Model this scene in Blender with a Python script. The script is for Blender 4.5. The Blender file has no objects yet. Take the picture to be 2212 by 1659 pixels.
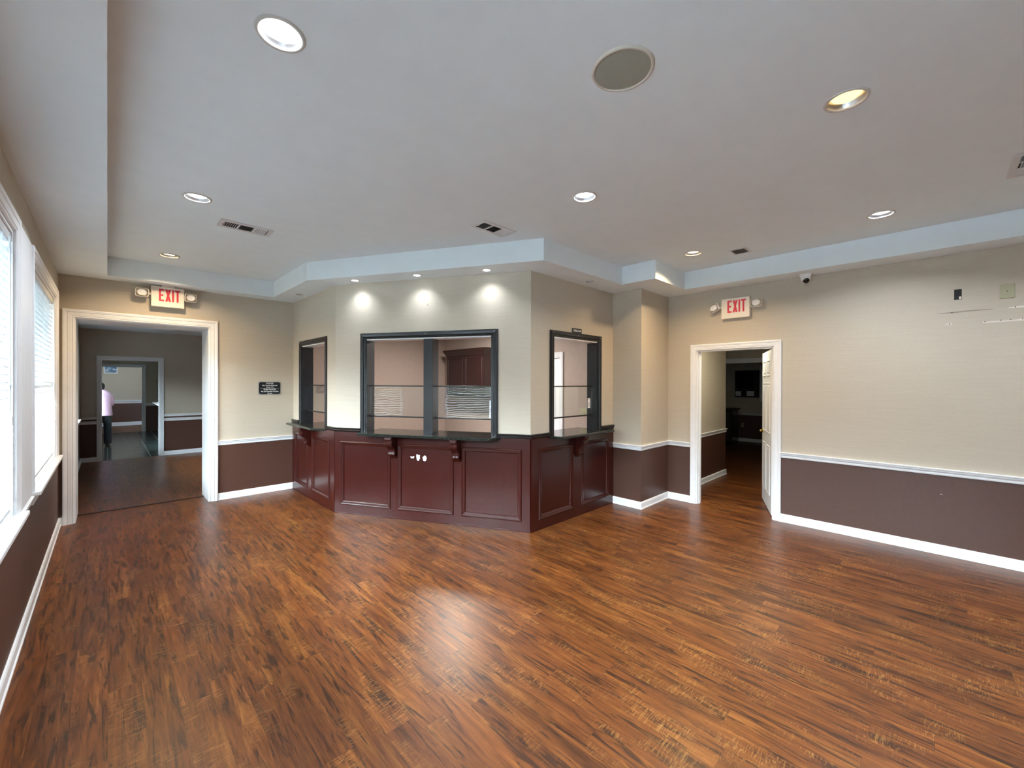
import bpy, bmesh, math, random
from mathutils import Vector, Matrix
random.seed(7)
R = math.radians
S = bpy.context.scene
COL = S.collection

# ------------------------------------------------------------------ camera
FPX = 894.585
cam_d = bpy.data.cameras.new('camera'); cam = bpy.data.objects.new('camera', cam_d); COL.objects.link(cam)
cam_d.sensor_fit = 'HORIZONTAL'; cam_d.sensor_width = 36.0; cam_d.lens = 36.0 * FPX / 2212.0
cam_d.clip_start = 0.02; cam_d.clip_end = 200
_y, _p, _r = R(44.3346), R(-0.1711), R(0.1457)
_fw = Vector((math.sin(_y) * math.cos(_p), math.cos(_y) * math.cos(_p), math.sin(_p)))
_rt = Vector((math.cos(_y), -math.sin(_y), 0)); _up = _rt.cross(_fw)
# rolled axes: image x axis and y axis
_xr = _rt * math.cos(_r) + _up * math.sin(_r)
_yr = -_rt * math.sin(_r) + _up * math.cos(_r)
M = Matrix((( _xr.x, _yr.x, -_fw.x, 0), (_xr.y, _yr.y, -_fw.y, 0), (_xr.z, _yr.z, -_fw.z, 1.58), (0, 0, 0, 1)))
cam.matrix_world = M
S.camera = cam

# ------------------------------------------------------------------ world, exposure
S.view_settings.view_transform = 'Standard'; S.view_settings.look = 'None'
S.view_settings.gamma = 1.0; S.view_settings.use_curve_mapping = False
S.view_settings.exposure = 0.56
W = bpy.data.worlds.new('sky'); S.world = W; W.use_nodes = True
wn = W.node_tree.nodes; wn.clear()
_o = wn.new('ShaderNodeOutputWorld'); _b = wn.new('ShaderNodeBackground')
_b.inputs['Color'].default_value = (0.76, 0.90, 1.0, 1)
SKY_LOW, SKY_HIGH = 1.2, 86.0                # hazy tree line at the horizon, bright overcast above
_g = wn.new('ShaderNodeNewGeometry'); _s = wn.new('ShaderNodeSeparateXYZ'); _m = wn.new('ShaderNodeMapRange')
W.node_tree.links.new(_g.outputs['Incoming'], _s.inputs[0]); W.node_tree.links.new(_s.outputs[2], _m.inputs[0])
_m.inputs[1].default_value = -0.14; _m.inputs[2].default_value = -0.45; _m.inputs[3].default_value = SKY_LOW; _m.inputs[4].default_value = SKY_HIGH
W.node_tree.links.new(_m.outputs[0], _b.inputs['Strength'])
W.node_tree.links.new(_b.outputs[0], _o.inputs[0])
LAMP_COOL = (0.86, 0.93, 1.0); LAMP_WARM = (1.0, 0.72, 0.42)
P_COOL, P_WARM, P_SPOT = 16.0, 17.0, 13.0

# ------------------------------------------------------------------ plan (metres), from the photograph's geometry
XL, YE, XA, YAB, XBC, YC, XD, YD, XR = -0.383, 6.702, 1.986, 5.106, 3.193, 2.986, 4.779, 2.577, 5.523
YB = -3.6
HC, HR, HS, HT = 1.033, 0.795, 2.761, 2.975
XI = 5.22; YI = 7.42                        # inner walls of the reception office
ROOM = [(XL, YE), (XA, YE), (XA, YAB), (XBC, YC), (XD, YC), (XD, YD), (XR, YD), (XR, YB), (XL, YB)]
TRAY = [(0.0, 6.441), (1.654, 6.441), (1.654, 5.117), (3.006, 2.644), (4.423, 2.644), (4.423, 2.216), (5.205, 2.216), (5.205, -3.2), (0.0, -3.2)]

# ------------------------------------------------------------------ materials
def lin(c):
    f = lambda v: (v / 255 / 12.92) if v / 255 <= 0.04045 else ((v / 255 + 0.055) / 1.055) ** 2.4
    return (f(c[0]), f(c[1]), f(c[2]), 1)
class NT:
    def __init__(s, name):
        s.m = bpy.data.materials.new(name); s.m.use_nodes = True; s.t = s.m.node_tree; s.t.nodes.clear()
        s.out = s.t.nodes.new('ShaderNodeOutputMaterial'); s.b = s.n('ShaderNodeBsdfPrincipled'); s.l(s.b, 0, s.out, 0)
    def n(s, k, **kw):
        q = s.t.nodes.new(k)
        for a, v in kw.items(): setattr(q, a, v)
        return q
    def l(s, a, ao, b, bi): s.t.links.new(a.outputs[ao], b.inputs[bi])
    def pos(s, scale):
        g = s.n('ShaderNodeNewGeometry'); m = s.n('ShaderNodeMapping'); m.inputs['Scale'].default_value = scale
        s.l(g, 'Position', m, 'Vector'); return m
    def obj(s, scale):
        g = s.n('ShaderNodeTexCoord'); m = s.n('ShaderNodeMapping'); m.inputs['Scale'].default_value = scale
        s.l(g, 'Object', m, 'Vector'); return m
    def noise(s, vec, sc=1.0, det=3.0, rough=0.5, dist=0.0):
        q = s.n('ShaderNodeTexNoise'); q.inputs['Scale'].default_value = sc; q.inputs['Detail'].default_value = det
        q.inputs['Roughness'].default_value = rough; q.inputs['Distortion'].default_value = dist; s.l(vec, 0, q, 'Vector'); return q
    def ramp(s, src, so, stops):
        q = s.n('ShaderNodeValToRGB'); e = q.color_ramp.elements
        while len(e) < len(stops): e.new(0.5)
        for el, (p, c) in zip(e, stops): el.position = p; el.color = c if len(c) == 4 else (*c, 1)
        s.l(src, so, q, 0); return q
    def mix(s, a, b, fac, mode='MIX'):
        q = s.n('ShaderNodeMix', data_type='RGBA', blend_type=mode)
        for v, i in ((a, 6), (b, 7)):
            if len(v) == 4: q.inputs[i].default_value = v
            else: s.l(v[0], v[1], q, i)
        if isinstance(fac, (int, float)): q.inputs[0].default_value = fac
        else: s.l(fac[0], fac[1], q, 0)
        return q
    def math(s, op, a, b=None):
        q = s.n('ShaderNodeMath', operation=op)
        for v, i in ((a, 0), (b, 1)):
            if v is None: continue
            if isinstance(v, (int, float)): q.inputs[i].default_value = v
            else: s.l(v[0], v[1], q, i)
        return q
    def bump(s, src, so, strength, dist=0.01):
        q = s.n('ShaderNodeBump'); q.inputs['Strength'].default_value = strength; q.inputs['Distance'].default_value = dist
        s.l(src, so, q, 'Height'); s.l(q, 0, s.b, 'Normal'); return q
    def set(s, **kw):
        for k, v in kw.items(): s.b.inputs[k.replace('_', ' ')].default_value = v
        return s

def plain(name, rgb, rough=0.5, var=0.06, sc=14.0, bump=0.0, metal=0.0, spec=0.5):
    t = NT(name); v = t.pos((sc, sc, sc)); n = t.noise(v, 1.0, 4)
    c = lin(rgb); d = tuple(x * (1 - var) for x in c[:3]) + (1,); e = tuple(min(1, x * (1 + var)) for x in c[:3]) + (1,)
    r = t.ramp(n, 0, [(0.3, d), (0.7, e)]); t.l(r, 0, t.b, 'Base Color')
    t.set(Roughness=rough, Metallic=metal); t.b.inputs['Specular IOR Level'].default_value = spec
    if bump: t.bump(n, 0, bump)
    return t.m

def wallpaper(name, upper, lower, split=0.765, rough_low=0.42):
    t = NT(name)
    v = t.pos((3.5, 3.5, 210.0)); n = t.noise(v, 1.0, 5, 0.65, 0.0)
    v2 = t.pos((3.0, 3.0, 60.0)); n2 = t.noise(v2, 1.0, 3)
    v3 = t.pos((40, 40, 90.0)); n3 = t.noise(v3, 1.0, 3)
    u = lin(upper)
    r = t.ramp(n, 0, [(0.30, tuple(x * 0.955 for x in u[:3])), (0.55, u[:3]), (0.75, tuple(min(1, x * 1.06) for x in u[:3]))])
    r2 = t.ramp(n2, 0, [(0.3, (0.965, 0.965, 0.96)), (0.7, (1.0, 1.0, 1.0))])
    r3 = t.ramp(n3, 0, [(0.3, (0.95, 0.95, 0.95)), (0.7, (1.0, 1.0, 1.0))])
    up = t.mix((r, 0), (r2, 0), 1.0, 'MULTIPLY'); up = t.mix((up, 2), (r3, 0), 1.0, 'MULTIPLY')
    v4 = t.pos((30, 30, 30)); n4 = t.noise(v4, 1.0, 4)
    l = lin(lower); lo = t.ramp(n4, 0, [(0.3, tuple(x * 0.93 for x in l[:3])), (0.7, tuple(x * 1.05 for x in l[:3]))])
    g = t.n('ShaderNodeNewGeometry'); sp = t.n('ShaderNodeSeparateXYZ'); t.l(g, 'Position', sp, 0)
    gt = t.math('GREATER_THAN', (sp, 2), split)
    mx = t.mix((lo, 0), (up, 2), (gt, 0)); t.l(mx, 2, t.b, 'Base Color')
    rr = t.n('ShaderNodeMapRange'); t.l(gt, 0, rr, 0); rr.inputs[3].default_value = rough_low; rr.inputs[4].default_value = 0.75
    t.l(rr, 0, t.b, 'Roughness'); t.bump(n3, 0, 0.05, 0.002)
    return t.m

def laminate(name):
    t = NT(name)
    g = t.n('ShaderNodeNewGeometry'); sp = t.n('ShaderNodeSeparateXYZ'); t.l(g, 'Position', sp, 0)
    PW, PL = 0.127, 1.21
    xi = t.math('DIVIDE', (sp, 0), PW); row = t.math('FLOOR', (xi, 0)); fx = t.math('FRACT', (xi, 0))
    wn_ = t.n('ShaderNodeTexWhiteNoise', noise_dimensions='1D'); t.l(row, 0, wn_, 'W')
    yo = t.math('ADD', (t.math('DIVIDE', (sp, 1), PL), 0), (wn_, 0)); seg = t.math('FLOOR', (yo, 0)); fy = t.math('FRACT', (yo, 0))
    idv = t.n('ShaderNodeCombineXYZ'); t.l(row, 0, idv, 0); t.l(seg, 0, idv, 1)
    w2 = t.n('ShaderNodeTexWhiteNoise', noise_dimensions='3D'); t.l(idv, 0, w2, 'Vector')
    # shift the grain per plank
    add = t.n('ShaderNodeVectorMath', operation='MULTIPLY_ADD'); t.l(w2, 1, add, 0); add.inputs[1].default_value = (7.0, 9.0, 5.0); t.l(g, 'Position', add, 2)
    def mp(sc):
        m = t.n('ShaderNodeMapping'); m.inputs['Scale'].default_value = sc; t.l(add, 0, m, 'Vector'); return m
    broad = t.noise(mp((17, 1.5, 1)), 1.0, 5, 0.6, 1.0)
    grain = t.noise(mp((75, 5.0, 1)), 1.0, 5, 0.7, 0.7)
    knots = t.noise(mp((34, 3.2, 1)), 1.0, 6, 0.66, 0.8)
    curl = t.noise(mp((18, 120, 1)), 1.0, 2, 0.5, 1.2)
    curlm = t.noise(mp((6, 3.0, 1)), 1.0, 2)
    base = t.ramp(broad, 0, [(0.26, lin((92, 52, 30))), (0.42, lin((136, 71, 38))), (0.56, lin((158, 86, 43))), (0.74, lin((196, 120, 60)))])
    gr = t.ramp(grain, 0, [(0.33, (0.50, 0.47, 0.44)), (0.5, (0.92, 0.92, 0.9)), (0.7, (1.08, 1.06, 1.02))])
    c = t.mix((base, 0), (gr, 0), 0.85, 'MULTIPLY')
    kn = t.ramp(knots, 0, [(0.515, (0, 0, 0)), (0.61, (1, 1, 1))])
    c = t.mix((c, 2), lin((66, 38, 28)), (t.math('MULTIPLY', (kn, 0), 0.88), 0))
    cm = t.math('MULTIPLY', (t.ramp(curl, 0, [(0.5, (0, 0, 0)), (0.68, (1, 1, 1))]), 0), (t.ramp(curlm, 0, [(0.5, (0, 0, 0)), (0.62, (1, 1, 1))]), 0))
    c = t.mix((c, 2), lin((210, 144, 80)), (t.math('MULTIPLY', (cm, 0), 0.55), 0))
    hs = t.n('ShaderNodeHueSaturation'); t.l(c, 2, hs, 'Color')
    mr = t.n('ShaderNodeMapRange'); t.l(w2, 0, mr, 0); mr.inputs[3].default_value = 0.37; mr.inputs[4].default_value = 0.52; t.l(mr, 0, hs, 'Value'); hs.inputs['Saturation'].default_value = 1.0; hs.inputs['Hue'].default_value = 0.507
    # plank joints
    e1 = t.math('LESS_THAN', (fx, 0), 0.012); e2 = t.math('LESS_THAN', (fy, 0), 0.0016)
    e = t.math('MAXIMUM', (e1, 0), (e2, 0))
    fin = t.mix((hs, 0), lin((60, 34, 22)), (t.math('MULTIPLY', (e, 0), 0.55), 0))
    t.l(fin, 2, t.b, 'Base Color')
    rf = t.n('ShaderNodeMapRange'); t.l(grain, 0, rf, 0); rf.inputs[3].default_value = 0.29; rf.inputs[4].default_value = 0.42; t.l(rf, 0, t.b, 'Roughness')
    t.bump(grain, 0, 0.10, 0.002); t.b.inputs['Specular IOR Level'].default_value = 0.30
    return t.m

def slate(name):
    t = NT(name); v = t.pos((1, 1, 1))
    br = t.n('ShaderNodeTexBrick'); t.l(v, 0, br, 'Vector'); br.offset = 0.0; br.inputs['Scale'].default_value = 1.0
    br.inputs['Brick Width'].default_value = 0.33; br.inputs['Row Height'].default_value = 0.66; br.inputs['Mortar Size'].default_value = 0.008
    br.inputs['Color1'].default_value = lin((40, 56, 56)); br.inputs['Color2'].default_value = lin((54, 72, 71)); br.inputs['Mortar'].default_value = lin((150, 158, 152))
    n = t.noise(t.pos((9, 9, 9)), 1, 5); r = t.ramp(n, 0, [(0.3, (0.75, 0.75, 0.75)), (0.7, (1.15, 1.15, 1.15))])
    c = t.mix((br, 0), (r, 0), 1.0, 'MULTIPLY'); t.l(c, 2, t.b, 'Base Color'); t.set(Roughness=0.2); return t.m

def stained(name, rgb, rough=0.27):
    t = NT(name); n = t.noise(t.pos((5, 5, 1.2)), 1.0, 3, 0.5, 0.0); c = lin(rgb)
    r = t.ramp(n, 0, [(0.25, tuple(x * 0.88 for x in c[:3])), (0.75, tuple(x * 1.12 for x in c[:3]))]); t.l(r, 0, t.b, 'Base Color')
    t.set(Roughness=rough + .03); t.b.inputs['Coat Weight'].default_value = 0.1; t.b.inputs['Coat Roughness'].default_value = 0.2; return t.m

def granite(name):
    t = NT(name); v = t.n('ShaderNodeTexVoronoi'); v.inputs['Scale'].default_value = 160; t.l(t.pos((1, 1, 1)), 0, v, 'Vector')
    r = t.ramp(v, 0, [(0.0, lin((92, 100, 90))), (0.25, lin((40, 46, 40))), (0.6, lin((22, 26, 24)))]); t.l(r, 0, t.b, 'Base Color'); t.set(Roughness=0.14); return t.m

def glassmat(name, ior=0.085, tint=(0.96, 0.98, 0.97, 1)):
    t = NT(name); t.t.nodes.remove(t.b); lw = t.n('ShaderNodeLayerWeight'); lw.inputs[0].default_value = 0.5
    f = t.math('ADD', (t.math('MULTIPLY', (t.math('POWER', (lw, 1), 4.0), 0), 0.9), 0), ior)
    tr = t.n('ShaderNodeBsdfTransparent'); tr.inputs[0].default_value = tint; gl = t.n('ShaderNodeBsdfGlossy'); gl.inputs['Roughness'].default_value = 0.01
    n = t.noise(t.pos((3, 3, 3)), 1, 2); bp = t.n('ShaderNodeBump'); bp.inputs['Strength'].default_value = 0.06; bp.inputs['Distance'].default_value = 0.02; t.l(n, 0, bp, 'Height'); t.l(bp, 0, gl, 'Normal')
    m = t.n('ShaderNodeMixShader'); t.l(f, 0, m, 0); t.l(tr, 0, m, 1); t.l(gl, 0, m, 2); t.l(m, 0, t.out, 0); return t.m

def emit(name, col, st):
    t = NT(name); t.t.nodes.remove(t.b); e = t.n('ShaderNodeEmission'); e.inputs[0].default_value = (*col, 1); e.inputs[1].default_value = st; t.l(e, 0, t.out, 0); return t.m

def picture_mat(name):
    t = NT(name); n = t.noise(t.pos((5, 5, 7)), 1, 4, 0.6, 1.0)
    r = t.ramp(n, 0, [(0.35, lin((205, 215, 222))), (0.48, lin((120, 150, 178))), (0.6, lin((52, 84, 122)))]); t.l(r, 0, t.b, 'Base Color'); t.set(Roughness=0.35); return t.m

def brick(name):
    t = NT(name); br = t.n('ShaderNodeTexBrick'); g = t.n('ShaderNodeNewGeometry'); sp = t.n('ShaderNodeSeparateXYZ'); t.l(g, 'Position', sp, 0)
    s = t.math('ADD', (sp, 0), (sp, 1)); cb = t.n('ShaderNodeCombineXYZ'); t.l(s, 0, cb, 0); t.l(sp, 2, cb, 1); t.l(cb, 0, br, 'Vector'); br.inputs['Scale'].default_value = 1
    br.inputs['Brick Width'].default_value = 0.21; br.inputs['Row Height'].default_value = 0.075; br.inputs['Mortar Size'].default_value = 0.008
    br.inputs['Color1'].default_value = lin((140, 96, 88)); br.inputs['Color2'].default_value = lin((120, 80, 76)); br.inputs['Mortar'].default_value = lin((178, 168, 158))
    t.l(br, 0, t.b, 'Base Color'); t.set(Roughness=0.9); return t.m

BEIGE = (194, 184, 167); BROWN = (80, 53, 43)
m_wall = wallpaper('wallpaper_over_brown_paint', BEIGE, BROWN)
m_wall2 = wallpaper('far_room_wallpaper', BEIGE, BROWN, 0.80)
m_desk_wall = wallpaper('wallpaper_over_panelling', BEIGE, (60, 30, 26), 1.0)
m_white = plain('white_trim_paint', (236, 239, 242), 0.38, 0.02)
m_ceil = plain('ceiling_paint', (234, 246, 252), 0.85, 0.015, 6, 0.03)
m_taupe = plain('taupe_office_paint', (164, 148, 137), 0.7, 0.03)
m_floor = laminate('reddish_laminate')
m_slate = slate('dark_slate_tile')
m_mahog = stained('mahogany_stain', (50, 11, 6), .24)
m_black = plain('black_satin_paint', (25, 27, 30), 0.32, 0.12)
m_blackred = plain('black_brown_moulding', (23, 20, 21), 0.28, 0.12)
m_granite = granite('dark_green_granite')
m_glass = glassmat('clear_glass')
m_pane = glassmat('window_glass', 0.03, (0.97, 0.99, 0.98, 1))
m_metal = plain('brushed_reflector', (176, 176, 178), 0.36, 0.03, metal=1.0)
m_ring = plain('trim_ring_paint', (200, 200, 196), 0.4, 0.03)
m_grey = plain('speaker_grille', (152, 151, 138), 0.8, 0.08, 300)
m_rim = plain('aged_beige_plastic', (206, 200, 188), 0.5, 0.04)
m_vent = plain('vent_white_enamel', (214, 216, 218), 0.4, 0.03)
m_dark = plain('dark_void', (38, 38, 39), 0.8, 0.1)
m_slatg = plain('vent_slat_grey', (164, 166, 168), 0.5, 0.04)
m_plast = plain('ivory_plastic', (236, 230, 218), 0.42, 0.02)
m_red = plain('red_letter', (206, 40, 62), 0.5, 0.03)
m_wplast = plain('white_plastic', (238, 240, 242), 0.3, 0.01)
m_lens = plain('black_lens', (10, 10, 12), 0.12, 0.1)
m_brass = plain('brass', (196, 164, 96), 0.25, 0.04, metal=1.0)
m_steel = plain('dull_hinge_steel', (120, 118, 112), 0.35, 0.05, metal=1.0)
m_blind = plain('white_blind_slat', (208, 213, 216), 0.45, 0.01)
m_signblk = plain('black_sign', (24, 28, 34), 0.35, 0.05)
m_silver = plain('silver_border', (165, 165, 162), 0.4, 0.05)
m_signtxt = plain('sign_white_lettering', (225, 226, 226), 0.5, 0.02)
m_paper = plain('torn_paper', (232, 234, 236), 0.8, 0.03)
m_plate = plain('cream_wall_plate', (170, 166, 136), 0.45, 0.03)
m_brown = plain('brown_lower_paint', BROWN, 0.42, 0.05)
m_pic = picture_mat('blue_landscape_print')
m_frame = plain('pale_gilt_frame', (190, 184, 160), 0.4, 0.05)
m_brick = brick('mauve_brick')
m_grass = plain('asphalt', (146, 152, 160), 0.95, 0.1, 3)
m_fence = plain('weathered_fence', (176, 172, 164), 0.9, 0.12)
m_deepbrown = stained('dark_cabinet_stain', (34, 13, 12), 0.4)

# ------------------------------------------------------------------ mesh helpers
class MB:
    def __init__(s): s.v = []; s.f = []
    def quad(s, *p):
        i = len(s.v); s.v += [tuple(q) for q in p]; s.f.append(tuple(range(i, i + len(p))))
    def box(s, x0, x1, y0, y1, z0, z1, fr=None):
        P = [(x0, y0, z0), (x1, y0, z0), (x1, y1, z0), (x0, y1, z0), (x0, y0, z1), (x1, y0, z1), (x1, y1, z1), (x0, y1, z1)]
        if fr: P = [fr.p(*q) for q in P]
        i = len(s.v); s.v += P
        s.f += [tuple(i + k for k in q) for q in ((0, 3, 2, 1), (4, 5, 6, 7), (0, 1, 5, 4), (1, 2, 6, 5), (2, 3, 7, 6), (3, 0, 4, 7))]
        return s
    def prism(s, pts, z0, z1):
        i = len(s.v); n = len(pts); s.v += [(p[0], p[1], z0) for p in pts] + [(p[0], p[1], z1) for p in pts]
        s.f.append(tuple(i + n - 1 - k for k in range(n))); s.f.append(tuple(i + n + k for k in range(n)))
        for k in range(n): s.f.append((i + k, i + (k + 1) % n, i + n + (k + 1) % n, i + n + k))
        return s
    def lathe(s, prof, c, axis='z', seg=40, cap0=False, cap1=False, mat=None):
        i = len(s.v)
        for (r, h) in prof:
            for k in range(seg):
                a = 2 * math.pi * k / seg; q = Vector((r * math.cos(a), r * math.sin(a), h))
                if mat: q = mat @ q
                s.v.append((c[0] + q.x, c[1] + q.y, c[2] + q.z))
        for j in range(len(prof) - 1):
            for k in range(seg): s.f.append((i + j * seg + k, i + j * seg + (k + 1) % seg, i + (j + 1) * seg + (k + 1) % seg, i + (j + 1) * seg + k))
        if cap0: s.f.append(tuple(i + k for k in range(seg))[::-1])
        if cap1: s.f.append(tuple(i + (len(prof) - 1) * seg + k for k in range(seg)))
        return s
    def build(s, name, mat, parent=None, bevel=0, smooth=False, weld=True):
        me = bpy.data.meshes.new(name); me.from_pydata(s.v, [], s.f)
        bm = bmesh.new(); bm.from_mesh(me)
        if weld: bmesh.ops.remove_doubles(bm, verts=bm.verts, dist=1e-5)
        bmesh.ops.recalc_face_normals(bm, faces=bm.faces); bm.to_mesh(me); bm.free()
        me.materials.append(mat)
        if smooth:
            for p in me.polygons: p.use_smooth = True
        return link(name, me, parent, bevel)
def link(name, me, parent=None, bevel=0):
    o = bpy.data.objects.new(name, me); COL.objects.link(o)
    if parent:
        o.parent = parent; pm = parent
        T = Matrix.Identity(4)
        while pm: T = pm.matrix_basis @ T if pm.parent is None else pm.matrix_basis @ T; pm = pm.parent
        me_inv = T.inverted(); 
        if not me.get('loc'): me.transform(me_inv); me['loc'] = 1
    if bevel:
        b = o.modifiers.new('bevel', 'BEVEL'); b.width = bevel; b.segments = 2; b.limit_method = 'ANGLE'; b.angle_limit = R(40)
    return o
class Fr:
    """wall frame: u along the wall, d out into the room, z up"""
    def __init__(s, o, u, z=0.0):
        s.o = Vector((o[0], o[1], z)); L = math.hypot(*u); s.u = Vector((u[0] / L, u[1] / L, 0)); s.n = Vector((s.u.y, -s.u.x, 0))
    def p(s, u, d, z):
        q = s.o + s.u * u + s.n * d; return (q.x, q.y, q.z + z)
def tag(o, label=None, cat=None, group=None, kind=None):
    for k, v in (('label', label), ('category', cat), ('group', group), ('kind', kind)):
        if v: o[k] = v
    return o
def thing(name, label, cat, loc, group=None, rot=0):
    o = bpy.data.objects.new(name, None); COL.objects.link(o); o.location = loc; o.rotation_euler.z = rot
    o.empty_display_size = 0.05; return tag(o, label, cat, group)
def struct(o): o['kind'] = 'structure'; return o
def copy_tree(o, parent=None):
    c = o.copy(); COL.objects.link(c); c.parent = parent
    for ch in list(o.children): copy_tree(ch, c)
    return c

F_L = Fr((XL, 0), (0, 1)); F_E = Fr((0, YE), (1, 0)); F_A = Fr((XA, YE), (0, -1)); F_B = Fr((XA, YAB), (XBC - XA, YC - YAB))
F_C = Fr((0, YC), (1, 0)); F_D = Fr((XD, YC), (0, -1)); F_D2 = Fr((0, YD), (1, 0)); F_R = Fr((XR, 0), (0, -1)); F_K = Fr((XR, YB), (-1, 0))
LB = math.hypot(XBC - XA, YC - YAB)

def wall(name, fr, u0, u1, z1, th, holes, mat, z0=0.0, b0=None, b1=None, back=None):
    """solid wall with rectangular holes; b0/b1 = ends of the back face (mitre)"""
    b0 = u0 if b0 is None else b0; b1 = u1 if b1 is None else b1
    us = sorted({u0, u1, *[h[0] for h in holes], *[h[1] for h in holes]}); zs = sorted({z0, z1, *[h[2] for h in holes], *[h[3] for h in holes]})
    bu = lambda u: b0 if u == u0 else b1 if u == u1 else u
    m = MB()
    inside = lambda a, b: any(h[0] <= a < h[1] and h[2] <= b < h[3] for h in holes)
    nu, nz = len(us) - 1, len(zs) - 1
    solid = lambda i, j: 0 <= i < nu and 0 <= j < nz and not inside(us[i], zs[j])
    for i in range(nu):
        for j in range(nz):
            if not solid(i, j): continue
            a, b, c, d = us[i], us[i + 1], zs[j], zs[j + 1]
            m.quad(fr.p(a, 0, c), fr.p(b, 0, c), fr.p(b, 0, d), fr.p(a, 0, d))
            m.quad(fr.p(bu(a), -th, c), fr.p(bu(a), -th, d), fr.p(bu(b), -th, d), fr.p(bu(b), -th, c))
            if not solid(i - 1, j): m.quad(fr.p(a, 0, c), fr.p(a, 0, d), fr.p(bu(a), -th, d), fr.p(bu(a), -th, c))
            if not solid(i + 1, j): m.quad(fr.p(b, 0, c), fr.p(bu(b), -th, c), fr.p(bu(b), -th, d), fr.p(b, 0, d))
            if not solid(i, j - 1): m.quad(fr.p(a, 0, c), fr.p(bu(a), -th, c), fr.p(bu(b), -th, c), fr.p(b, 0, c))
            if not solid(i, j + 1): m.quad(fr.p(a, 0, d), fr.p(b, 0, d), fr.p(bu(b), -th, d), fr.p(bu(a), -th, d))
    o = m.build(name, mat)
    if back:
        o.data.materials.append(back)
        n = fr.n
        for p in o.data.polygons:
            c = p.center; dd = (c - fr.o).dot(n)
            if dd < -0.002 and abs(p.normal.dot(n)) > 0.5: p.material_index = 1
    return struct(o)

def casing(m, fr, u0, u1, z0, z1, prof, closed=False):
    """mitred frame around an opening; prof = [(outward offset, projection), ...]"""
    def path(w, d):
        if closed: return [fr.p(u0 - w, d, z0 - w), fr.p(u0 - w, d, z1 + w), fr.p(u1 + w, d, z1 + w), fr.p(u1 + w, d, z0 - w), fr.p(u0 - w, d, z0 - w)]
        return [fr.p(u0 - w, d, z0), fr.p(u0 - w, d, z1 + w), fr.p(u1 + w, d, z1 + w), fr.p(u1 + w, d, z0)]
    P = [path(*q) for q in prof]
    for a, b in zip(P, P[1:]):
        for k in range(len(a) - 1): m.quad(a[k], a[k + 1], b[k + 1], b[k])
    if not closed:
        for e in (0, -1): m.v += [q[e] for q in P]; m.f.append(tuple(range(len(m.v) - len(P), len(m.v))))
def colonial(w, t=0.02):
    return [(0.0, 0.0), (0.0, t * .55), (w * .08, t * .7), (w * .16, t * .5), (w * .20, t * .75), (w * .55, t * .9), (w * .60, t * .7), (w * .68, t * 1.0), (w * .9, t * 1.15), (w, t * .95), (w, 0.0)]

def moulding(m, pts, prof, closed_ends=True):
    """sweep prof [(d,z)] along plan polyline pts (left to right seen from the room)"""
    n = len(pts); P = []
    for k in range(n):
        ns = []
        if k > 0: a = Vector(pts[k]) - Vector(pts[k - 1]); a.normalize(); ns.append(Vector((a.y, -a.x)))
        if k < n - 1: a = Vector(pts[k + 1]) - Vector(pts[k]); a.normalize(); ns.append(Vector((a.y, -a.x)))
        if len(ns) == 2: v = (ns[0] + ns[1]) / (1 + ns[0].dot(ns[1]))
        else: v = ns[0]
        P.append([(pts[k][0] + v.x * d, pts[k][1] + v.y * d, z) for d, z in prof])
    for a, b in zip(P, P[1:]):
        for j in range(len(prof) - 1): m.quad(a[j], b[j], b[j + 1], a[j + 1])
    for e in (P[0], P[-1]): m.quad(*e)
BASE = [(0, 0), (0.019, 0), (0.019, 0.012), (0.013, 0.018), (0.013, 0.074), (0.008, 0.086), (0, 0.09)]
def railp(z1=HR, h=0.062): return [(0, z1 - h), (0.008, z1 - h), (0.011, z1 - h * .8), (0.008, z1 - h * .62), (0.016, z1 - h * .42), (0.014, z1 - h * .28), (0.025, z1 - h * .18), (0.026, z1 - h * .03), (0.02, z1), (0, z1)]

def text_mesh(body, size, fr_fn, align='CENTER', name='lettering', mat=None, parent=None, ext=0.0008, sx=1.0, bold=0.0):
    c = bpy.data.curves.new(name, 'FONT'); c.body = body; c.size = size; c.align_x = align; c.align_y = 'CENTER'; c.extrude = ext; c.offset = bold
    o = bpy.data.objects.new(name, c); COL.objects.link(o)
    dg = bpy.context.evaluated_depsgraph_get(); me = bpy.data.meshes.new_from_object(o.evaluated_get(dg)); bpy.data.objects.remove(o); bpy.data.curves.remove(c)
    for v in me.vertices: v.co = fr_fn(v.co.x * sx, v.co.y, v.co.z)
    me.materials.clear(); me.materials.append(mat); me.name = name
    return link(name, me, parent)

# ------------------------------------------------------------------ floors
fl = MB().prism([(XL - .25, YB - .12), (12.6, YB - .12), (12.6, 11.609), (XL - .25, 11.609)], -0.08, 0.0).build('floor', m_floor); struct(fl)
struct(MB().prism([(-0.9, 11.609), (1.3, 11.609), (1.3, 17.676), (-0.9, 17.676)], -0.08, 0.0).build('floor', m_slate))
struct(MB().prism([(-0.9, 17.676), (3.0, 17.676), (3.0, 20.7), (-0.9, 20.7)], -0.08, 0.0).build('floor', m_floor))
struct(MB().prism([(-25, -25), (40, -25), (40, 45), (-25, 45)], -0.30, -0.12).build('ground', m_grass))

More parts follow.
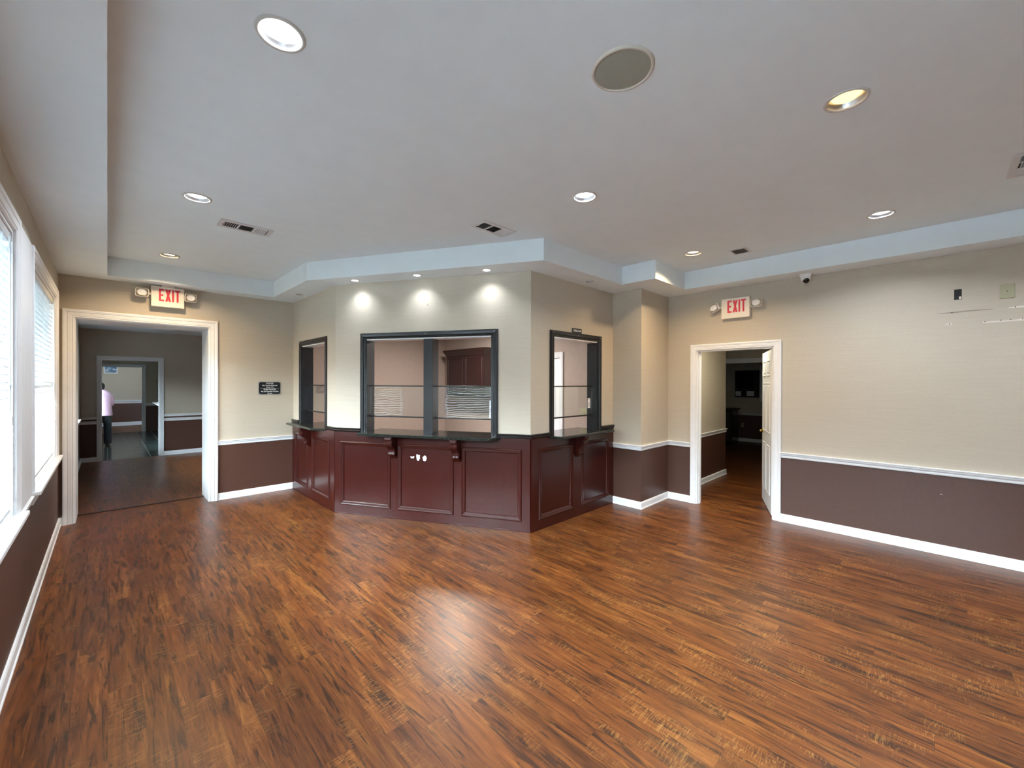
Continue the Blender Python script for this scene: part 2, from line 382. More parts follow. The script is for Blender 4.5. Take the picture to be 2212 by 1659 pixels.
# ------------------------------------------------------------------ ceilings with holes for the lights
TRAY_LIGHTS = [(0.497, 1.842, 'cool'), (0.487, 3.914, 'cool'), (0.490, 5.917, 'warm'), (2.557, 1.844, 'cool'), (2.600, 0.313, 'warm'), (4.556, 0.321, 'cool'), (4.496, 1.826, 'warm')]
FILL_LIGHTS = [(0.497, -1.3, 'cool'), (2.58, -1.3, 'cool'), (4.55, -1.3, 'cool')]  # unseen lights behind the camera, added to brighten the room
SOFFIT_LIGHTS = [(1.850, 5.990, 0), (2.055, 4.713, 1), (2.442, 4.003, 1), (2.846, 3.300, 1), (4.010, 2.815, 0)]
def fill_with_holes(name, z, loops, holes, mat, seg=36):
    bm = bmesh.new(); es = []
    for lp in loops:
        vs = [bm.verts.new((x, y, z)) for x, y in lp]; es += [bm.edges.new((vs[i], vs[(i + 1) % len(vs)])) for i in range(len(vs))]
    for (x, y, r) in holes:
        vs = [bm.verts.new((x + r * math.cos(2 * math.pi * k / seg), y + r * math.sin(2 * math.pi * k / seg), z)) for k in range(seg)]
        es += [bm.edges.new((vs[i], vs[(i + 1) % seg])) for i in range(seg)]
    bmesh.ops.triangle_fill(bm, use_beauty=True, use_dissolve=False, edges=es)
    for f in bm.faces:
        if f.normal.z > 0: f.normal_flip()
    me = bpy.data.meshes.new(name); bm.to_mesh(me); bm.free(); me.materials.append(mat); return me
me = fill_with_holes('ceiling', HT, [TRAY], [(x, y, 0.078) for x, y, _ in TRAY_LIGHTS + FILL_LIGHTS], m_ceil)
struct(link('ceiling', me))
me = fill_with_holes('ceiling', HS, [ROOM, TRAY], [(x, y, 0.042) for x, y, _ in SOFFIT_LIGHTS], m_ceil)
struct(link('ceiling', me))
m = MB()
for a, b in zip(TRAY, TRAY[1:] + TRAY[:1]): m.quad((*a, HS), (*b, HS), (*b, HT), (*a, HT))
struct(m.build('trim_1', m_ceil))
def slab(name, x0, x1, y0, y1, z0, z1, mat): return struct(MB().box(x0, x1, y0, y1, z0, z1).build(name, mat))
slab('ceiling', -1.2, 12.9, YB - .3, 21.2, 3.25, 3.35, m_ceil)            # unseen roof deck added to block sky light from above
slab('ceiling', XL, 4.2, YE + .52, 11.609, 2.62, 2.70, m_ceil)               # middle room
slab('ceiling', -0.4, 1.3, 11.609, 17.676, 2.62, 2.70, m_ceil)
slab('ceiling', -0.4, 3.0, 17.9, 20.5, 2.62, 2.70, m_ceil)
struct(MB().prism([(2.14, 7.42), (2.14, 5.15), (3.3, 3.14), (5.22, 3.14), (5.22, 7.42)], 2.62, 2.68).build('ceiling', m_ceil))  # office
slab('ceiling', XR + .12, 12.6, 0.9, 5.4, 2.45, 2.52, m_ceil)              # hallway and dark room

# ------------------------------------------------------------------ walls of the main room
WT = 3.06
WIN = [(1.81, 3.67), (4.42, 6.28)]
FILL_WIN = (-0.85, 0.90, 0.80, 2.44)            # unseen window behind the camera, added to bring in more daylight
WZ0, WZ1 = 0.80, 2.44
ROOM2_WIN = (8.7, 10.42); ROOM3_WIN = (12.7, 14.6)
wall('wall_left', F_L, YB - .12, 21.0, WT, .25, [(a, b, WZ0, WZ1) for a, b in WIN] + [FILL_WIN] + [(*ROOM2_WIN, .90, 2.2), (*ROOM3_WIN, .9, 2.2)], m_wall, z0=0)
DO = (-0.265, 0.965, 2.295)
wall('wall_back', F_E, XL, XA, WT, .52, [(DO[0], DO[1], 0, DO[2])], m_wall)
# service window openings
WA = (YE - 6.328, YE - 5.440, 2.095); WBo = (0.428, 2.012, 2.092); WCo = (3.565, 4.428, 2.100); ZL = 0.965
tA = math.tan(R(15)) * .15; tB = math.tan(R(30)) * .15
wall('wall_left', F_A, 0, YE - YAB, WT, .15, [(WA[0], WA[1], ZL, WA[2])], m_desk_wall, b1=YE - YAB - tA * 0.0 + 0.04, back=m_taupe)
wall('wall_back', F_B, 0, LB, WT, .15, [(WBo[0], WBo[1], ZL, WBo[2])], m_desk_wall, b0=0.04, b1=LB - 0.0 - 0.087 + 0.0, back=m_taupe)
wall('wall_back', F_C, XBC, XD, WT, .15, [(WCo[0], WCo[1], ZL, WCo[2])], m_desk_wall, b0=XBC + 0.087, back=m_taupe)
wall('wall_right', F_D, 0, YC - YD, WT, .10, [], m_wall, b1=YC - YD - .10)
wall('wall_back', F_D2, XD, XR, WT, .10, [], m_wall, b0=XD + .10)
DR = (1.312, 2.190, 2.007)
wall('wall_right', F_R, -YD, -YB + .12, WT, .12, [(-DR[1], -DR[0], 0, DR[2])], m_wall)
wall('wall_front', F_K, 0, XR - XL, WT, .12, [], m_wall)

# mouldings of the main room
m = MB()
moulding(m, [(XL, YB), (XL, YE), (DO[0] - .09, YE)], BASE); struct(m.build('baseboard_left', m_white))
m = MB(); moulding(m, [(DO[1] + .09, YE), (XA - .012, YE)], BASE); struct(m.build('baseboard_back', m_white))
m = MB(); moulding(m, [(XD, YC - .014), (XD, YD), (XR, YD), (XR, DR[1] + .075)], BASE); struct(m.build('baseboard_right', m_white))
m = MB(); moulding(m, [(XR, DR[0] - .06), (XR, YB)], BASE); struct(m.build('baseboard_right', m_white))
m = MB(); moulding(m, [(DO[1] + .09, YE), (XA - .012, YE)], railp()); struct(m.build('trim_2', m_white))
m = MB(); moulding(m, [(XD, YC - .014), (XD, YD), (XR, YD), (XR, DR[1] + .075)], railp()); struct(m.build('trim_3', m_white))
m = MB(); moulding(m, [(XR, DR[0] - .06), (XR, YB)], railp()); struct(m.build('trim_4', m_white))
m = MB(); moulding(m, [(XL, WIN[0][1] + .09), (XL, WIN[1][0] - .09)], railp()); struct(m.build('trim_5', m_white))
# door casings and jamb linings
def lining(m, fr, u0, u1, z1, d0, d1, t=0.012):
    m.box(u0, u0 + t, d1, d0, 0, z1, fr); m.box(u1 - t, u1, d1, d0, 0, z1, fr); m.box(u0 + t, u1 - t, d1, d0, z1 - t, z1, fr)
m = MB(); casing(m, F_E, DO[0], DO[1], 0, DO[2], colonial(.09, .024)); lining(m, F_E, DO[0], DO[1], DO[2], .0, -.52)
casing(m, Fr((0, YE + .52), (-1, 0)), -DO[1], -DO[0], 0, DO[2], colonial(.09, .02)); struct(m.build('trim_6', m_white))
m = MB(); casing(m, F_R, -DR[1], -DR[0], 0, DR[2], colonial(.075, .02)); lining(m, F_R, -DR[1], -DR[0], DR[2], 0, -.12, .014)
m.box(-DR[1] + .014, -DR[1] + .026, -.075, -.035, 0, DR[2] - .014, F_R); struct(m.build('trim_7', m_white))
struct(MB().box(DO[0] + .012, DO[1] - .012, YE + .34, YE + .385, 0, .008).build('trim_8', m_deepbrown, bevel=.003))

# ------------------------------------------------------------------ windows and blinds on the left wall
def window(n, fr, u0, u1, z0, z1, th, mull=True):
    root = bpy.data.objects.new('window_%d' % n, None); COL.objects.link(root); root.location = fr.p((u0 + u1) / 2, 0, z0); struct(root)
    m = MB(); casing(m, fr, u0, u1, z0, z1, colonial(.08, .022)); m.build('window_casing', m_white, root)
    m = MB(); t = .02
    m.box(u0, u0 + t, -th, 0, z0, z1, fr); m.box(u1 - t, u1, -th, 0, z0, z1, fr); m.box(u0 + t, u1 - t, -th, 0, z1 - t, z1, fr)
    d = -th + .05; a = u0 + t; b = u1 - t; c = (a + b) / 2
    for (p, q) in ((a, a + .045), (b - .045, b), (c - .04, c + .04)): m.box(p, q, d, d + .05, z0, z1 - t, fr)
    zm = (z0 + z1) / 2
    for (p, q) in ((z0, z0 + .06), (z1 - t - .045, z1 - t), (zm - .02, zm + .02)):
        for (s_, e_) in ((a + .045, c - .04), (c + .04, b - .045)): m.box(s_, e_, d + .002, d + .048, p, q, fr)
    m.build('window_sash', m_white, root)
    m = MB()
    for (s_, e_) in ((a + .045, c - .04), (c + .04, b - .045)):
        m.quad(fr.p(s_, d + .025, z0 + .06), fr.p(e_, d + .025, z0 + .06), fr.p(e_, d + .025, z1 - t - .045), fr.p(s_, d + .025, z1 - t - .045))
    m.build('window_pane', m_pane, root)
    m = MB(); m.box(u0 - .085, u1 + .085, 0, .055, z0 - .008, z0 + .018, fr); m.box(u0, u1, -th, 0, z0 - .008, z0 + .018, fr)
    m.build('window_sill', m_white, root, bevel=.005)
    m = MB(); m.box(u0 - .07, u1 + .07, 0, .018, z0 - .075, z0 - .008, fr); m.build('window_apron', m_white, root, bevel=.003)
    return root
struct(MB().box(WIN[0][1] + .08, WIN[1][0] - .08, 0, .014, .80, 2.52, F_L).build('trim_19', m_white, bevel=.003))
labels = {0: 'open white slatted blind in the nearer left window, cut by the picture edge', 1: 'open white slatted blind in the far left window beside the cased doorway'}
for i, (a, b) in enumerate(WIN):
    window(i + 1, F_L, a, b, WZ0, WZ1, .25)
window(3, F_L, *FILL_WIN, .25)
def blind(fr, u0, u1, z0, z1, label, d0=-.036, tilt=16, group=None):
    t = thing('window_blind', label, 'blind', fr.p((u0 + u1) / 2, d0, z0 + .02), group)
    u0 += .028; u1 -= .028
    m = MB(); z = z0 + .075; k = 0; w = .025
    while z < z1 - .10:
        prev = None
        for j in range(5):
            q = -1 + j / 2; dd = q * w * math.cos(R(tilt)); zz = q * w * math.sin(R(tilt)) * -1 + .0035 * (1 - q * q)
            cur = (dd, zz)
            if prev:
                m.quad(fr.p(u0, d0 + prev[0], z + prev[1]), fr.p(u1, d0 + prev[0], z + prev[1]), fr.p(u1, d0 + dd, z + zz), fr.p(u0, d0 + dd, z + zz))
                m.quad(fr.p(u0, d0 + prev[0], z + prev[1] - .0025), fr.p(u0, d0 + dd, z + zz - .0025), fr.p(u1, d0 + dd, z + zz - .0025), fr.p(u1, d0 + prev[0], z + prev[1] - .0025))
            prev = cur
        z += .043; k += 1
    m.build('slats', m_blind, t, weld=False, smooth=False)
    m = MB(); m.box(u0, u1, d0 - .028, d0 + .028, z1 - .075, z1 - .022, fr); m.build('head_rail', m_blind, t, bevel=.004)
    m = MB(); m.box(u0, u1, d0 - .026, d0 + .026, z0 + .024, z0 + .046, fr); m.build('bottom_rail', m_blind, t, bevel=.004)
    m = MB()
    for f in (.12, .5, .88):
        uu = u0 + (u1 - u0) * f
        for dd in (-.027, .027): m.box(uu - .0015, uu + .0015, d0 + dd - .001, d0 + dd + .001, z0 + .03, z1 - .07, fr)
    m.build('ladder_cord', m_blind, t)
    m = MB(); uu = u1 - .12; m.box(uu - .004, uu + .004, d0 + .036, d0 + .044, z1 - 1.05, z1 - .06, fr); m.box(uu - .01, uu + .01, d0 + .030, d0 + .050, z1 - 1.10, z1 - 1.05, fr)
    m.build('tilt_wand', m_blind, t, bevel=.003)
    return t
for i in range(2):
    a, b = WIN[i]
    lb = labels[i]
    blind(F_L, a, b, WZ0 + .018, WZ1, lb)

blind(F_L, FILL_WIN[0], FILL_WIN[1], FILL_WIN[2] + .018, FILL_WIN[3], 'open white slatted blind on the added fill window behind the camera')  # blind of the added window, cutting its brightness
# ------------------------------------------------------------------ outside
t = thing('brick_pier', 'mauve brick pier standing outside the far left window', 'pier', (-.85, 8.9, -.12))
MB().box(-1.0, -.635, 8.5, 9.1, -.12, 3.0).build('shaft', m_brick, t); MB().box(-1.05, -.635, 8.45, 9.15, 3.0, 3.1).build('cap', m_fence, t)
t = thing('added_porch_roof', 'unseen flat porch roof added outside to shade the left windows', 'porch roof', (-1.5, 11.5, 3.1)); MB().box(-2.4, -.64, 1.4, 22, 3.1, 3.25).build('deck', m_fence, t)  # added light blocker: keeps high sky off the visible blinds
MB().box(-2.45, -2.38, 1.4, 22, 3.0, 3.25).build('fascia', m_fence, t)
t = thing('wooden_fence', 'pale weathered board fence across the lawn outside the windows', 'fence', (-5.0, 8, -.12))
m = MB()
for k in range(150): m.box(-5.02, -5.0, -8 + k * .2, -8 + k * .2 + .185, -.12, 1.45)
m.build('boards', m_fence, t); MB().box(-5.06, -5.02, -8, 22, 1.0, 1.1).build('rail', m_fence, t)

m_leaf = plain('added_hedge_leaves', (40, 52, 34), 0.9, 0.4, 9)
t = thing('added_hedge', 'dark hedge added outside the left windows to darken the gaps between slats', 'hedge', (-3.2, 11, -.12))  # added dark mass outside, so the blind gaps stay darker than the slats
m = MB(); rr = random.Random(3); ys = [1.2 + .35 * k for k in range(64)]; prof = [(-3.7, -.12), (-3.75, 1.2), (-3.6, 1.85), (-3.2, 2.0), (-2.8, 1.85), (-2.68, 1.2), (-2.72, -.12)]
rows = [[(x + rr.uniform(-.06, .06), y, z + (rr.uniform(-.07, .07) if z > 0 else 0)) for x, z in prof] for y in ys]
for a, b in zip(rows, rows[1:]):
    for k in range(len(prof) - 1): m.quad(a[k], a[k + 1], b[k + 1], b[k])
for e in (rows[0], rows[-1]): m.quad(*e)
m.build('foliage', m_leaf, t)

# ------------------------------------------------------------------ reception desk panelling
desk = thing('reception_desk', 'dark mahogany panelled reception desk front wrapping three sides with black top moulding', 'reception desk', (2.55, 4.1, 0))
def panel_face(fr, u0, u1, panels, ztop, gap, kick=0.0, miter0=0, miter1=0):
    T = .014
    # stiles and rails with raised edge, one board with holes
    us = sorted({u0, u1, *[p for q in panels for p in q[:2]]}); m = MB()
    zlo, zhi = panels[0][2], panels[0][3]
    m.box(u0, u1, 0, T, 0, zlo, fr); m.box(u0, u1, 0, T, zhi, .9655, fr)
    m.box(u0, gap[0], 0, T, .9655, ztop, fr); m.box(gap[1], u1, 0, T, .9655, ztop, fr)
    e = [u0] + [p for q in panels for p in q[:2]] + [u1]
    for k in range(0, len(e), 2): m.box(e[k], e[k + 1], 0, T, zlo, zhi, fr)
    m.build('face_frame', m_mahog, desk)
    for (a, b, c, d) in panels:
        m = MB(); casing(m, fr, a + .045, b - .045, c + .045, d - .045, [(0, .0035), (.004, .012), (.012, .017), (.03, .021), (.038, .026), (.046, .022), (.050, T)], closed=True)
        mo = m.build('panel_moulding', m_mahog, desk)
        m = MB(); m.box(a, b, .0005, .004, c, d, fr); m.build('panel', m_mahog, desk)
    m = MB(); m.box(u0, u1, T, T + .006, 0, .012, fr); m.build('floor_strip', m_mahog, desk)
panel_face(F_A, 0.002, YE - YAB, [(YE - 6.585, YE - 6.04, .125, .862), (YE - 5.875, YE - 5.262, .125, .862)], 1.0, WA)
panel_face(F_B, 0, LB, [(.085, .772, .113, .868), (.865, 1.563, .113, .868), (1.663, 2.345, .113, .868)], 1.0, WBo)
panel_face(F_C, XBC, XD, [(3.318, 3.905, .113, .868), (4.080, 4.665, .113, .868)], 1.0, WCo)
CAP = [(0, .985), (.016, .985), (.018, .992), (.024, .997), (.026, 1.006), (.022, 1.012), (.030, 1.020), (.031, HC - .003), (.026, HC), (0, HC)]
def capseg(pts):
    m = MB(); moulding(m, pts, CAP); m.build('cap_rail', m_blackred, desk)
pB = lambda u: F_B.p(u, 0, 0)[:2]
capseg([(XA, YE), (XA, 6.423)]); capseg([(XA, 5.394), (XA, YAB), pB(.364)]); capseg([pB(2.083), (XBC, YC), (3.497, YC)]); capseg([(4.492, YC), (XD, YC)])
def corbel(fr, u):
    m = MB(); w = .042
    prof = [(.014, .955), (.15, .955), (.152, .93), (.135, .925), (.128, .905), (.14, .89), (.137, .868), (.115, .845), (.085, .822), (.066, .80), (.062, .785), (.074, .778), (.078, .757), (.066, .738), (.045, .730), (.03, .722), (.014, .70)]
    n = len(prof); i = len(m.v)
    L = [fr.p(u - w, d, z) for d, z in prof]; Rr = [fr.p(u + w, d, z) for d, z in prof]
    m.v += L + Rr; m.f.append(tuple(range(n))); m.f.append(tuple(range(2 * n - 1, n - 1, -1)))
    for k in range(n): m.f.append((k, (k + 1) % n, n + (k + 1) % n, n + k))
    o = m.build('corbel', m_mahog, desk, bevel=.004)
    # carved leaf ribs on the front
    m = MB()
    for j in range(-2, 3):
        c = u + j * .016
        for (d, z), (d2, z2) in zip(prof[1:-1], prof[2:]):
            h = .004 if j % 2 == 0 else .002
            m.quad(fr.p(c - .006, d + .0005, z), fr.p(c, d + h, z), fr.p(c, d2 + h, z2), fr.p(c - .006, d2 + .0005, z2))
            m.quad(fr.p(c, d + h, z), fr.p(c + .006, d + .0005, z), fr.p(c + .006, d2 + .0005, z2), fr.p(c, d2 + h, z2))
    m.build('carving', m_mahog, o)
    m = MB(); m.box(u - w - .008, u + w + .008, .014, .155, .955, .964, fr); m.build('corbel_cap', m_mahog, o, bevel=.002)
corbel(F_A, YE - 5.955); corbel(F_B, .818); corbel(F_B, 1.613); corbel(F_C, 3.993)

# granite ledges through the three service windows
def ledge(fr, poly, inner, label):
    # poly: outline of overhang (u,d); inner (u0,u1,depth)
    t = thing('granite_ledge', label, 'ledge', fr.p((inner[0] + inner[1]) / 2, 0, .966), 'granite ledges of the reception windows')
    u0, u1, dp = inner
    # room side
    pts = [(fr.p(u, d, 0)[0], fr.p(u, d, 0)[1]) for u, d in poly]
    ins = [(u1, .0), (u1, -.16), (u1 + .04, -.16), (u1 + .04, -dp), (u0 - .04, -dp), (u0 - .04, -.16), (u0, -.16), (u0, .0)]
    pts += [(fr.p(u, d, 0)[0], fr.p(u, d, 0)[1]) for u, d in ins]
    MB().prism(pts, .966, .995).build('slab', m_granite, t, bevel=.007)
    return t
ledge(F_A, [(YE - 6.62, .0145), (YE - 6.56, .14), (YE - 5.56, .14), (YE - 5.38, .0145)], (WA[0], WA[1], .37), 'dark granite ledge through the narrow left reception window')
ledge(F_B, [(.345, .0145), (.42, .168), (2.035, .168), (2.115, .0145)], (WBo[0], WBo[1], .37), 'long dark granite ledge through the wide centre reception window')
ledge(F_C, [(3.475, .0145), (3.53, .168), (4.555, .168), (4.66, .0145)], (WCo[0], WCo[1], .33), 'dark granite ledge through the reception window under the check-out sign')

# service window frames
FR = [(0.0, 0.0), (0.0, .008), (.012, .013), (.020, .010), (.026, .018), (.050, .024), (.060, .020), (.068, .016), (.068, 0.0)]
def service_window(fr, u0, u1, z1, label, mull=None, bars=True):
    t = thing('service_window', label, 'window frame', fr.p((u0 + u1) / 2, 0, .995), None)
    m = MB(); casing(m, fr, u0, u1, .995, z1, FR); m.build('frame', m_black, t)
    m = MB(); th = .15
    m.box(u0 + .0002, u0 + .014, -th, 0, .996, z1, fr); m.box(u1 - .014, u1 - .0002, -th, 0, .996, z1, fr); m.build('jamb', m_black, t)
    MB().box(u0 + .014, u1 - .014, -th, 0, z1 - .014, z1 - .0002, fr).build('head_lining', m_white, t)
    bays = [(u0 + .014, u1 - .014)]
    if mull:
        MB().box(mull[0], mull[1], -th, .0, .996, z1 - .014, fr).build('mullion', m_black, t, bevel=.002)
        bays = [(u0 + .014, mull[0]), (mull[1], u1 - .014)]
    for a, b in bays:
        MB().box(a, b, -.085, -.065, 1.532, 1.546, fr).build('upper_bar', m_blackred, t, bevel=.002)
        MB().box(a, b, -.085, -.065, 1.168, 1.184, fr).build('lower_bar', m_blackred, t, bevel=.002)
        MB().box(a + .002, b - .002, -.078, -.072, 1.184, 1.532, fr).build('glass_pane', m_glass, t)
    m = MB()
    for uu in ([u0 - .03, (u0 + u1) / 2, u1 + .03]): m.lathe([(.004, 0), (.003, .003)], fr.p(uu, .022, z1 + .045), seg=10, cap0=True, cap1=True, mat=Matrix(((fr.u.x, 0, fr.n.x), (fr.u.y, 0, fr.n.y), (0, 1, 0))))
    m.build('screw', m_wplast, t)
    return t
service_window(F_A, WA[0], WA[1], WA[2] - .0, 'narrow black framed service window at the left end of the reception desk')
service_window(F_B, *WBo, 'wide black framed double service window over the centre of the reception desk', (1.186, 1.300))
service_window(F_C, *WCo, 'black framed service window under the small check-out sign')

# stickers on the glass
def card_label(fr, u, z, w, h, label):
    t = thing('card_label', label, 'sticker', fr.p(u, -.071, z - h / 2)); d = -.0715
    MB().box(u - w / 2, u + w / 2, d, d + .0012, z - h / 2, z + h / 2, fr).build('backing', m_wplast, t)
    m = MB(); m.box(u - w * .25, u + w * .25, d + .0012, d + .0018, z - h * .02, z + h * .05, fr); m.build('blue_mark', m_blue, t); MB().box(u - w * .18, u + w * .22, d + .0012, d + .0018, z - h * .32, z - h * .2, fr).build('blue_mark', m_blue, t)
    m = MB(); ell = [fr.p(u + w * .28 * math.cos(a * .26), d + .0018, z - h * .09 + h * .045 * math.sin(a * .26)) for a in range(24)]; m.quad(*ell); m.build('red_mark', m_cardred, t)
    m = MB(); m.box(u - w * .2, u + w * .15, d + .0012, d + .0018, z + h * .28, z + h * .33, fr); m.box(u - w * .1, u + w * .2, d + .0012, d + .0018, z + h * .36, z + h * .4, fr); m.build('grey_mark', m_slatg, t)
m_blue = plain('card_blue', (60, 80, 130), 0.5); m_cardred = plain('card_red', (196, 70, 52), 0.5)
card_label(F_B, 1.995 - .012, 1.285, .055, .195, 'white payment card sticker on the right pane of the wide reception window')
card_label(F_C, 4.345, 1.325, .05, .125, 'small white payment card sticker on the check-out window glass')

# torn paper remains on the centre panel
def blob(fr, u, z, pts, name, label, d=.0042):
    m = MB(); n = len(pts); A = [fr.p(u + a, d + .0004, z + b) for a, b in pts]; B_ = [fr.p(u + a, d + .0018, z + b) for a, b in pts]
    m.v += A + B_; m.f.append(tuple(range(n))); m.f.append(tuple(range(2 * n - 1, n - 1, -1)))
    for k in range(n): m.f.append((k, (k + 1) % n, n + (k + 1) % n, n + k))
    o = m.build(name, m_paper); return tag(o, label, 'sticker remains')
blob(F_B, 1.048, .722, [(-.028, .012), (-.016, .006), (-.008, .010), (.004, .004), (.016, .016), (.026, .012), (.02, -.004), (.014, -.014), (.002, -.006), (-.01, -.014), (-.018, -.002)], 'torn_sticker', 'smallest ragged white sticker scrap, leftmost of three on the desk front').__setitem__('group', 'torn sticker scraps')
blob(F_B, 1.125, .722, [(-.024, .034), (-.006, .038), (.0, .024), (.012, .03), (.022, .024), (.014, .008), (.026, -.006), (.014, -.012), (.01, -.032), (-.006, -.036), (-.018, -.022), (-.022, .0)], 'torn_sticker', 'ragged white sticker scrap with notched edge, middle of three on desk front').__setitem__('group', 'torn sticker scraps')
blob(F_B, 1.204, .718, [(-.026, .014), (-.014, .016), (-.008, .028), (.004, .032), (.018, .026), (.026, .008), (.024, -.014), (.012, -.03), (-.006, -.032), (-.018, -.02), (-.020, -.004)], 'torn_sticker', 'rounded white sticker scrap, rightmost of three on the desk front').__setitem__('group', 'torn sticker scraps')

# ------------------------------------------------------------------ recessed lights
def light_obj(name, kind, loc, power, color, parent, **kw):
    d = bpy.data.lights.new(name, kind); d.energy = power; d.color = color
    for k, v in kw.items(): setattr(d, k, v)
    o = bpy.data.objects.new(name, d); COL.objects.link(o); o.parent = parent; o.location = Vector(loc) - parent.location; return o
m_cool = emit('cool_lamp_face', (0.93, 0.97, 1.0), 9.0); m_warm = emit('warm_lamp_face', (1.0, 0.80, 0.50), 7.0); m_amber = emit('amber_lamp_face', (1.0, 0.60, 0.20), 2.4)
def downlight(x, y, kind, label, power, amber=False):
    z = HT
    t = thing('recessed_light', label, 'ceiling light', (x, y, z), 'large recessed ceiling lights')
    MB().lathe([(.076, .002), (.076, -.004), (.082, -.007), (.089, -.006), (.0925, 0.0)], (x, y, z), seg=48).build('trim_ring', m_ring, t, smooth=True)
    MB().lathe([(.0762, .0), (.0750, .005), (.070, .013), (.0640, .024)], (x, y, z), seg=48).build('reflector', m_metal, t, smooth=True)
    MB().lathe([(.0005, .011), (.03, .012), (.055, .016), (.0630, .023)], (x, y, z), seg=48, cap0=True).build('lamp_face', m_amber if amber else (m_cool if kind == 'cool' else m_warm), t, smooth=True)
    if not amber: light_obj('lamp', 'AREA', (x, y, z + .008), power, LAMP_COOL if kind == 'cool' else LAMP_WARM, t, shape='DISK', size=.104, spread=R(140))
DL = ['recessed white ceiling light nearest the camera, upper left', 'recessed white ceiling light on the left beside a three-bank vent', 'warm recessed ceiling light farthest left, above the cased doorway',
      'recessed white ceiling light in the middle before the reception corner', 'amber glowing recessed light upper right beyond the round speaker', 'recessed white ceiling light at right near the tray edge', 'warm recessed light beside the small square vent']
PW = [P_COOL, P_COOL, P_WARM, P_COOL, P_WARM * .35, P_COOL, P_WARM]
for (x, y, k), lb, pw in zip(TRAY_LIGHTS, DL, PW): downlight(x, y, k, lb, pw, amber=(lb.startswith('amber')))
for (x, y, k), lb in zip(FILL_LIGHTS, ['added recessed fill light behind the camera, left row', 'added recessed fill light behind the camera, middle row', 'added recessed fill light behind the camera, right row']): downlight(x, y, k, lb, P_COOL)
def spot(x, y, on, label):
    z = HS
    t = thing('soffit_spotlight', label, 'ceiling light', (x, y, z), 'small soffit spotlights above the reception desk')
    MB().lathe([(.040, .002), (.041, -.003), (.048, -.004), (.052, 0)], (x, y, z), seg=32).build('trim_ring', m_ring, t, smooth=True)
    MB().lathe([(.0405, 0), (.036, .03), (.03, .05)], (x, y, z), seg=32).build('baffle', m_metal, t, smooth=True)
    if on:
        MB().lathe([(.0005, -.001), (.02, .0), (.036, .004), (.0385, .012)], (x, y, z), seg=32, cap0=True).build('lamp_face', m_cool, t, smooth=True)
        o = light_obj('lamp', 'SPOT', (x, y, z - .006), P_SPOT, LAMP_COOL, t, spot_size=R(122), spot_blend=.9, shadow_soft_size=.03)
    else:
        MB().lathe([(.0005, .030), (.02, .030), (.033, .04)], (x, y, z), seg=32, cap0=True).build('lamp_face', m_ring, t, smooth=True)
SL = ['unlit soffit spotlight at the left end over the narrow reception window', 'lit soffit spotlight, left of three shining on the reception wall', 'lit soffit spotlight, middle of three shining on the reception wall', 'lit soffit spotlight, right of three shining on the reception wall', 'unlit soffit spotlight over the check-out window']
for (x, y, on), lb in zip(SOFFIT_LIGHTS, SL): spot(x, y, on, lb)

# ------------------------------------------------------------------ ceiling vents, speaker, camera
def vent(cx, cy, L, Wd, label, full=True):
    t = thing('ceiling_vent', label, 'vent', (cx, cy, HT), 'ceiling vents'); z = HT
    x0, x1, y0, y1 = cx - L / 2, cx + L / 2, cy - Wd / 2, cy + Wd / 2
    MB().box(x0 + .02, x1 - .02, y0 + .02, y1 - .02, z - .0025, z - .0015).build('backing', m_dark, t)
    e_ = .035 if full else .022; ix0, ix1, iy0, iy1 = x0 + e_, x1 - e_, y0 + e_, y1 - e_
    m = MB(); n = 3 if full else 1; w = (ix1 - ix0 - .014 * (n - 1)) / n
    m.box(x0, x1, y0, iy0, z - .008, z - .0002); m.box(x0, x1, iy1, y1, z - .008, z - .0002); m.box(x0, ix0, iy0, iy1, z - .008, z - .0002); m.box(ix1, x1, iy0, iy1, z - .008, z - .0002)
    for k in range(1, n): a = ix0 + k * w + (k - 1) * .014; m.box(a, a + .014, iy0, iy1, z - .008, z - .0002)
    m.build('frame', m_vent, t, bevel=.002)
    for k in range(n):
        a = ix0 + k * (w + .014); m = MB()
        if n == 3 and k != 1:
            c = a + .007; s_ = 1 if k == 0 else -1
            while c < a + w - .004:
                m.quad((c - .004 * s_, iy0, z - .009), (c + .004 * s_, iy0, z - .003), (c + .004 * s_, iy1, z - .003), (c - .004 * s_, iy1, z - .009)); c += .016
        else:
            c = iy0 + .006
            while c < iy1 - .003:
                m.quad((a, c - .004, z - .008), (a, c + .003, z - .003), (a + w, c + .003, z - .003), (a + w, c - .004, z - .008)); c += .011
        m.build('louver', m_vent if (k != 1) else m_slatg, t)
    if full: MB().box(x0 + .022, x0 + .03, cy - .006, cy + .014, z - .016, z - .008).build('damper_lever', m_vent, t)
vent(.897, 4.362, .405, .205, 'white three-bank ceiling vent on the left between two white lights')
vent(2.502, 2.803, .395, .195, 'white three-bank ceiling vent just in front of the reception corner')
vent(4.765, 1.447, .21, .17, 'small square dark ceiling vent near the right exit sign', full=False)
vent(4.155, -.425, .40, .20, 'ceiling vent cut off by the right picture edge')
t = thing('ceiling_speaker', 'large round grey ceiling speaker between two recessed lights', 'speaker', (1.64, .98, HT))
MB().lathe([(.121, -.004), (.124, -.010), (.132, -.008), (.137, 0)], (1.64, .98, HT), seg=64).build('rim', m_rim, t, smooth=True)
MB().lathe([(.0005, -.007), (.08, -.0065), (.122, -.004)], (1.64, .98, HT), seg=64, cap0=True).build('grille', m_grey, t, smooth=True)
c = Vector((5.40, .99, HS))
t = thing('dome_camera', 'small white turret security camera with black lens under the right soffit', 'security camera', c)
MB().lathe([(.052, 0), (.052, -.018), (.048, -.03), (.045, -.034)], c, seg=32, cap1=True).build('base', m_wplast, t, bevel=.003, smooth=True)
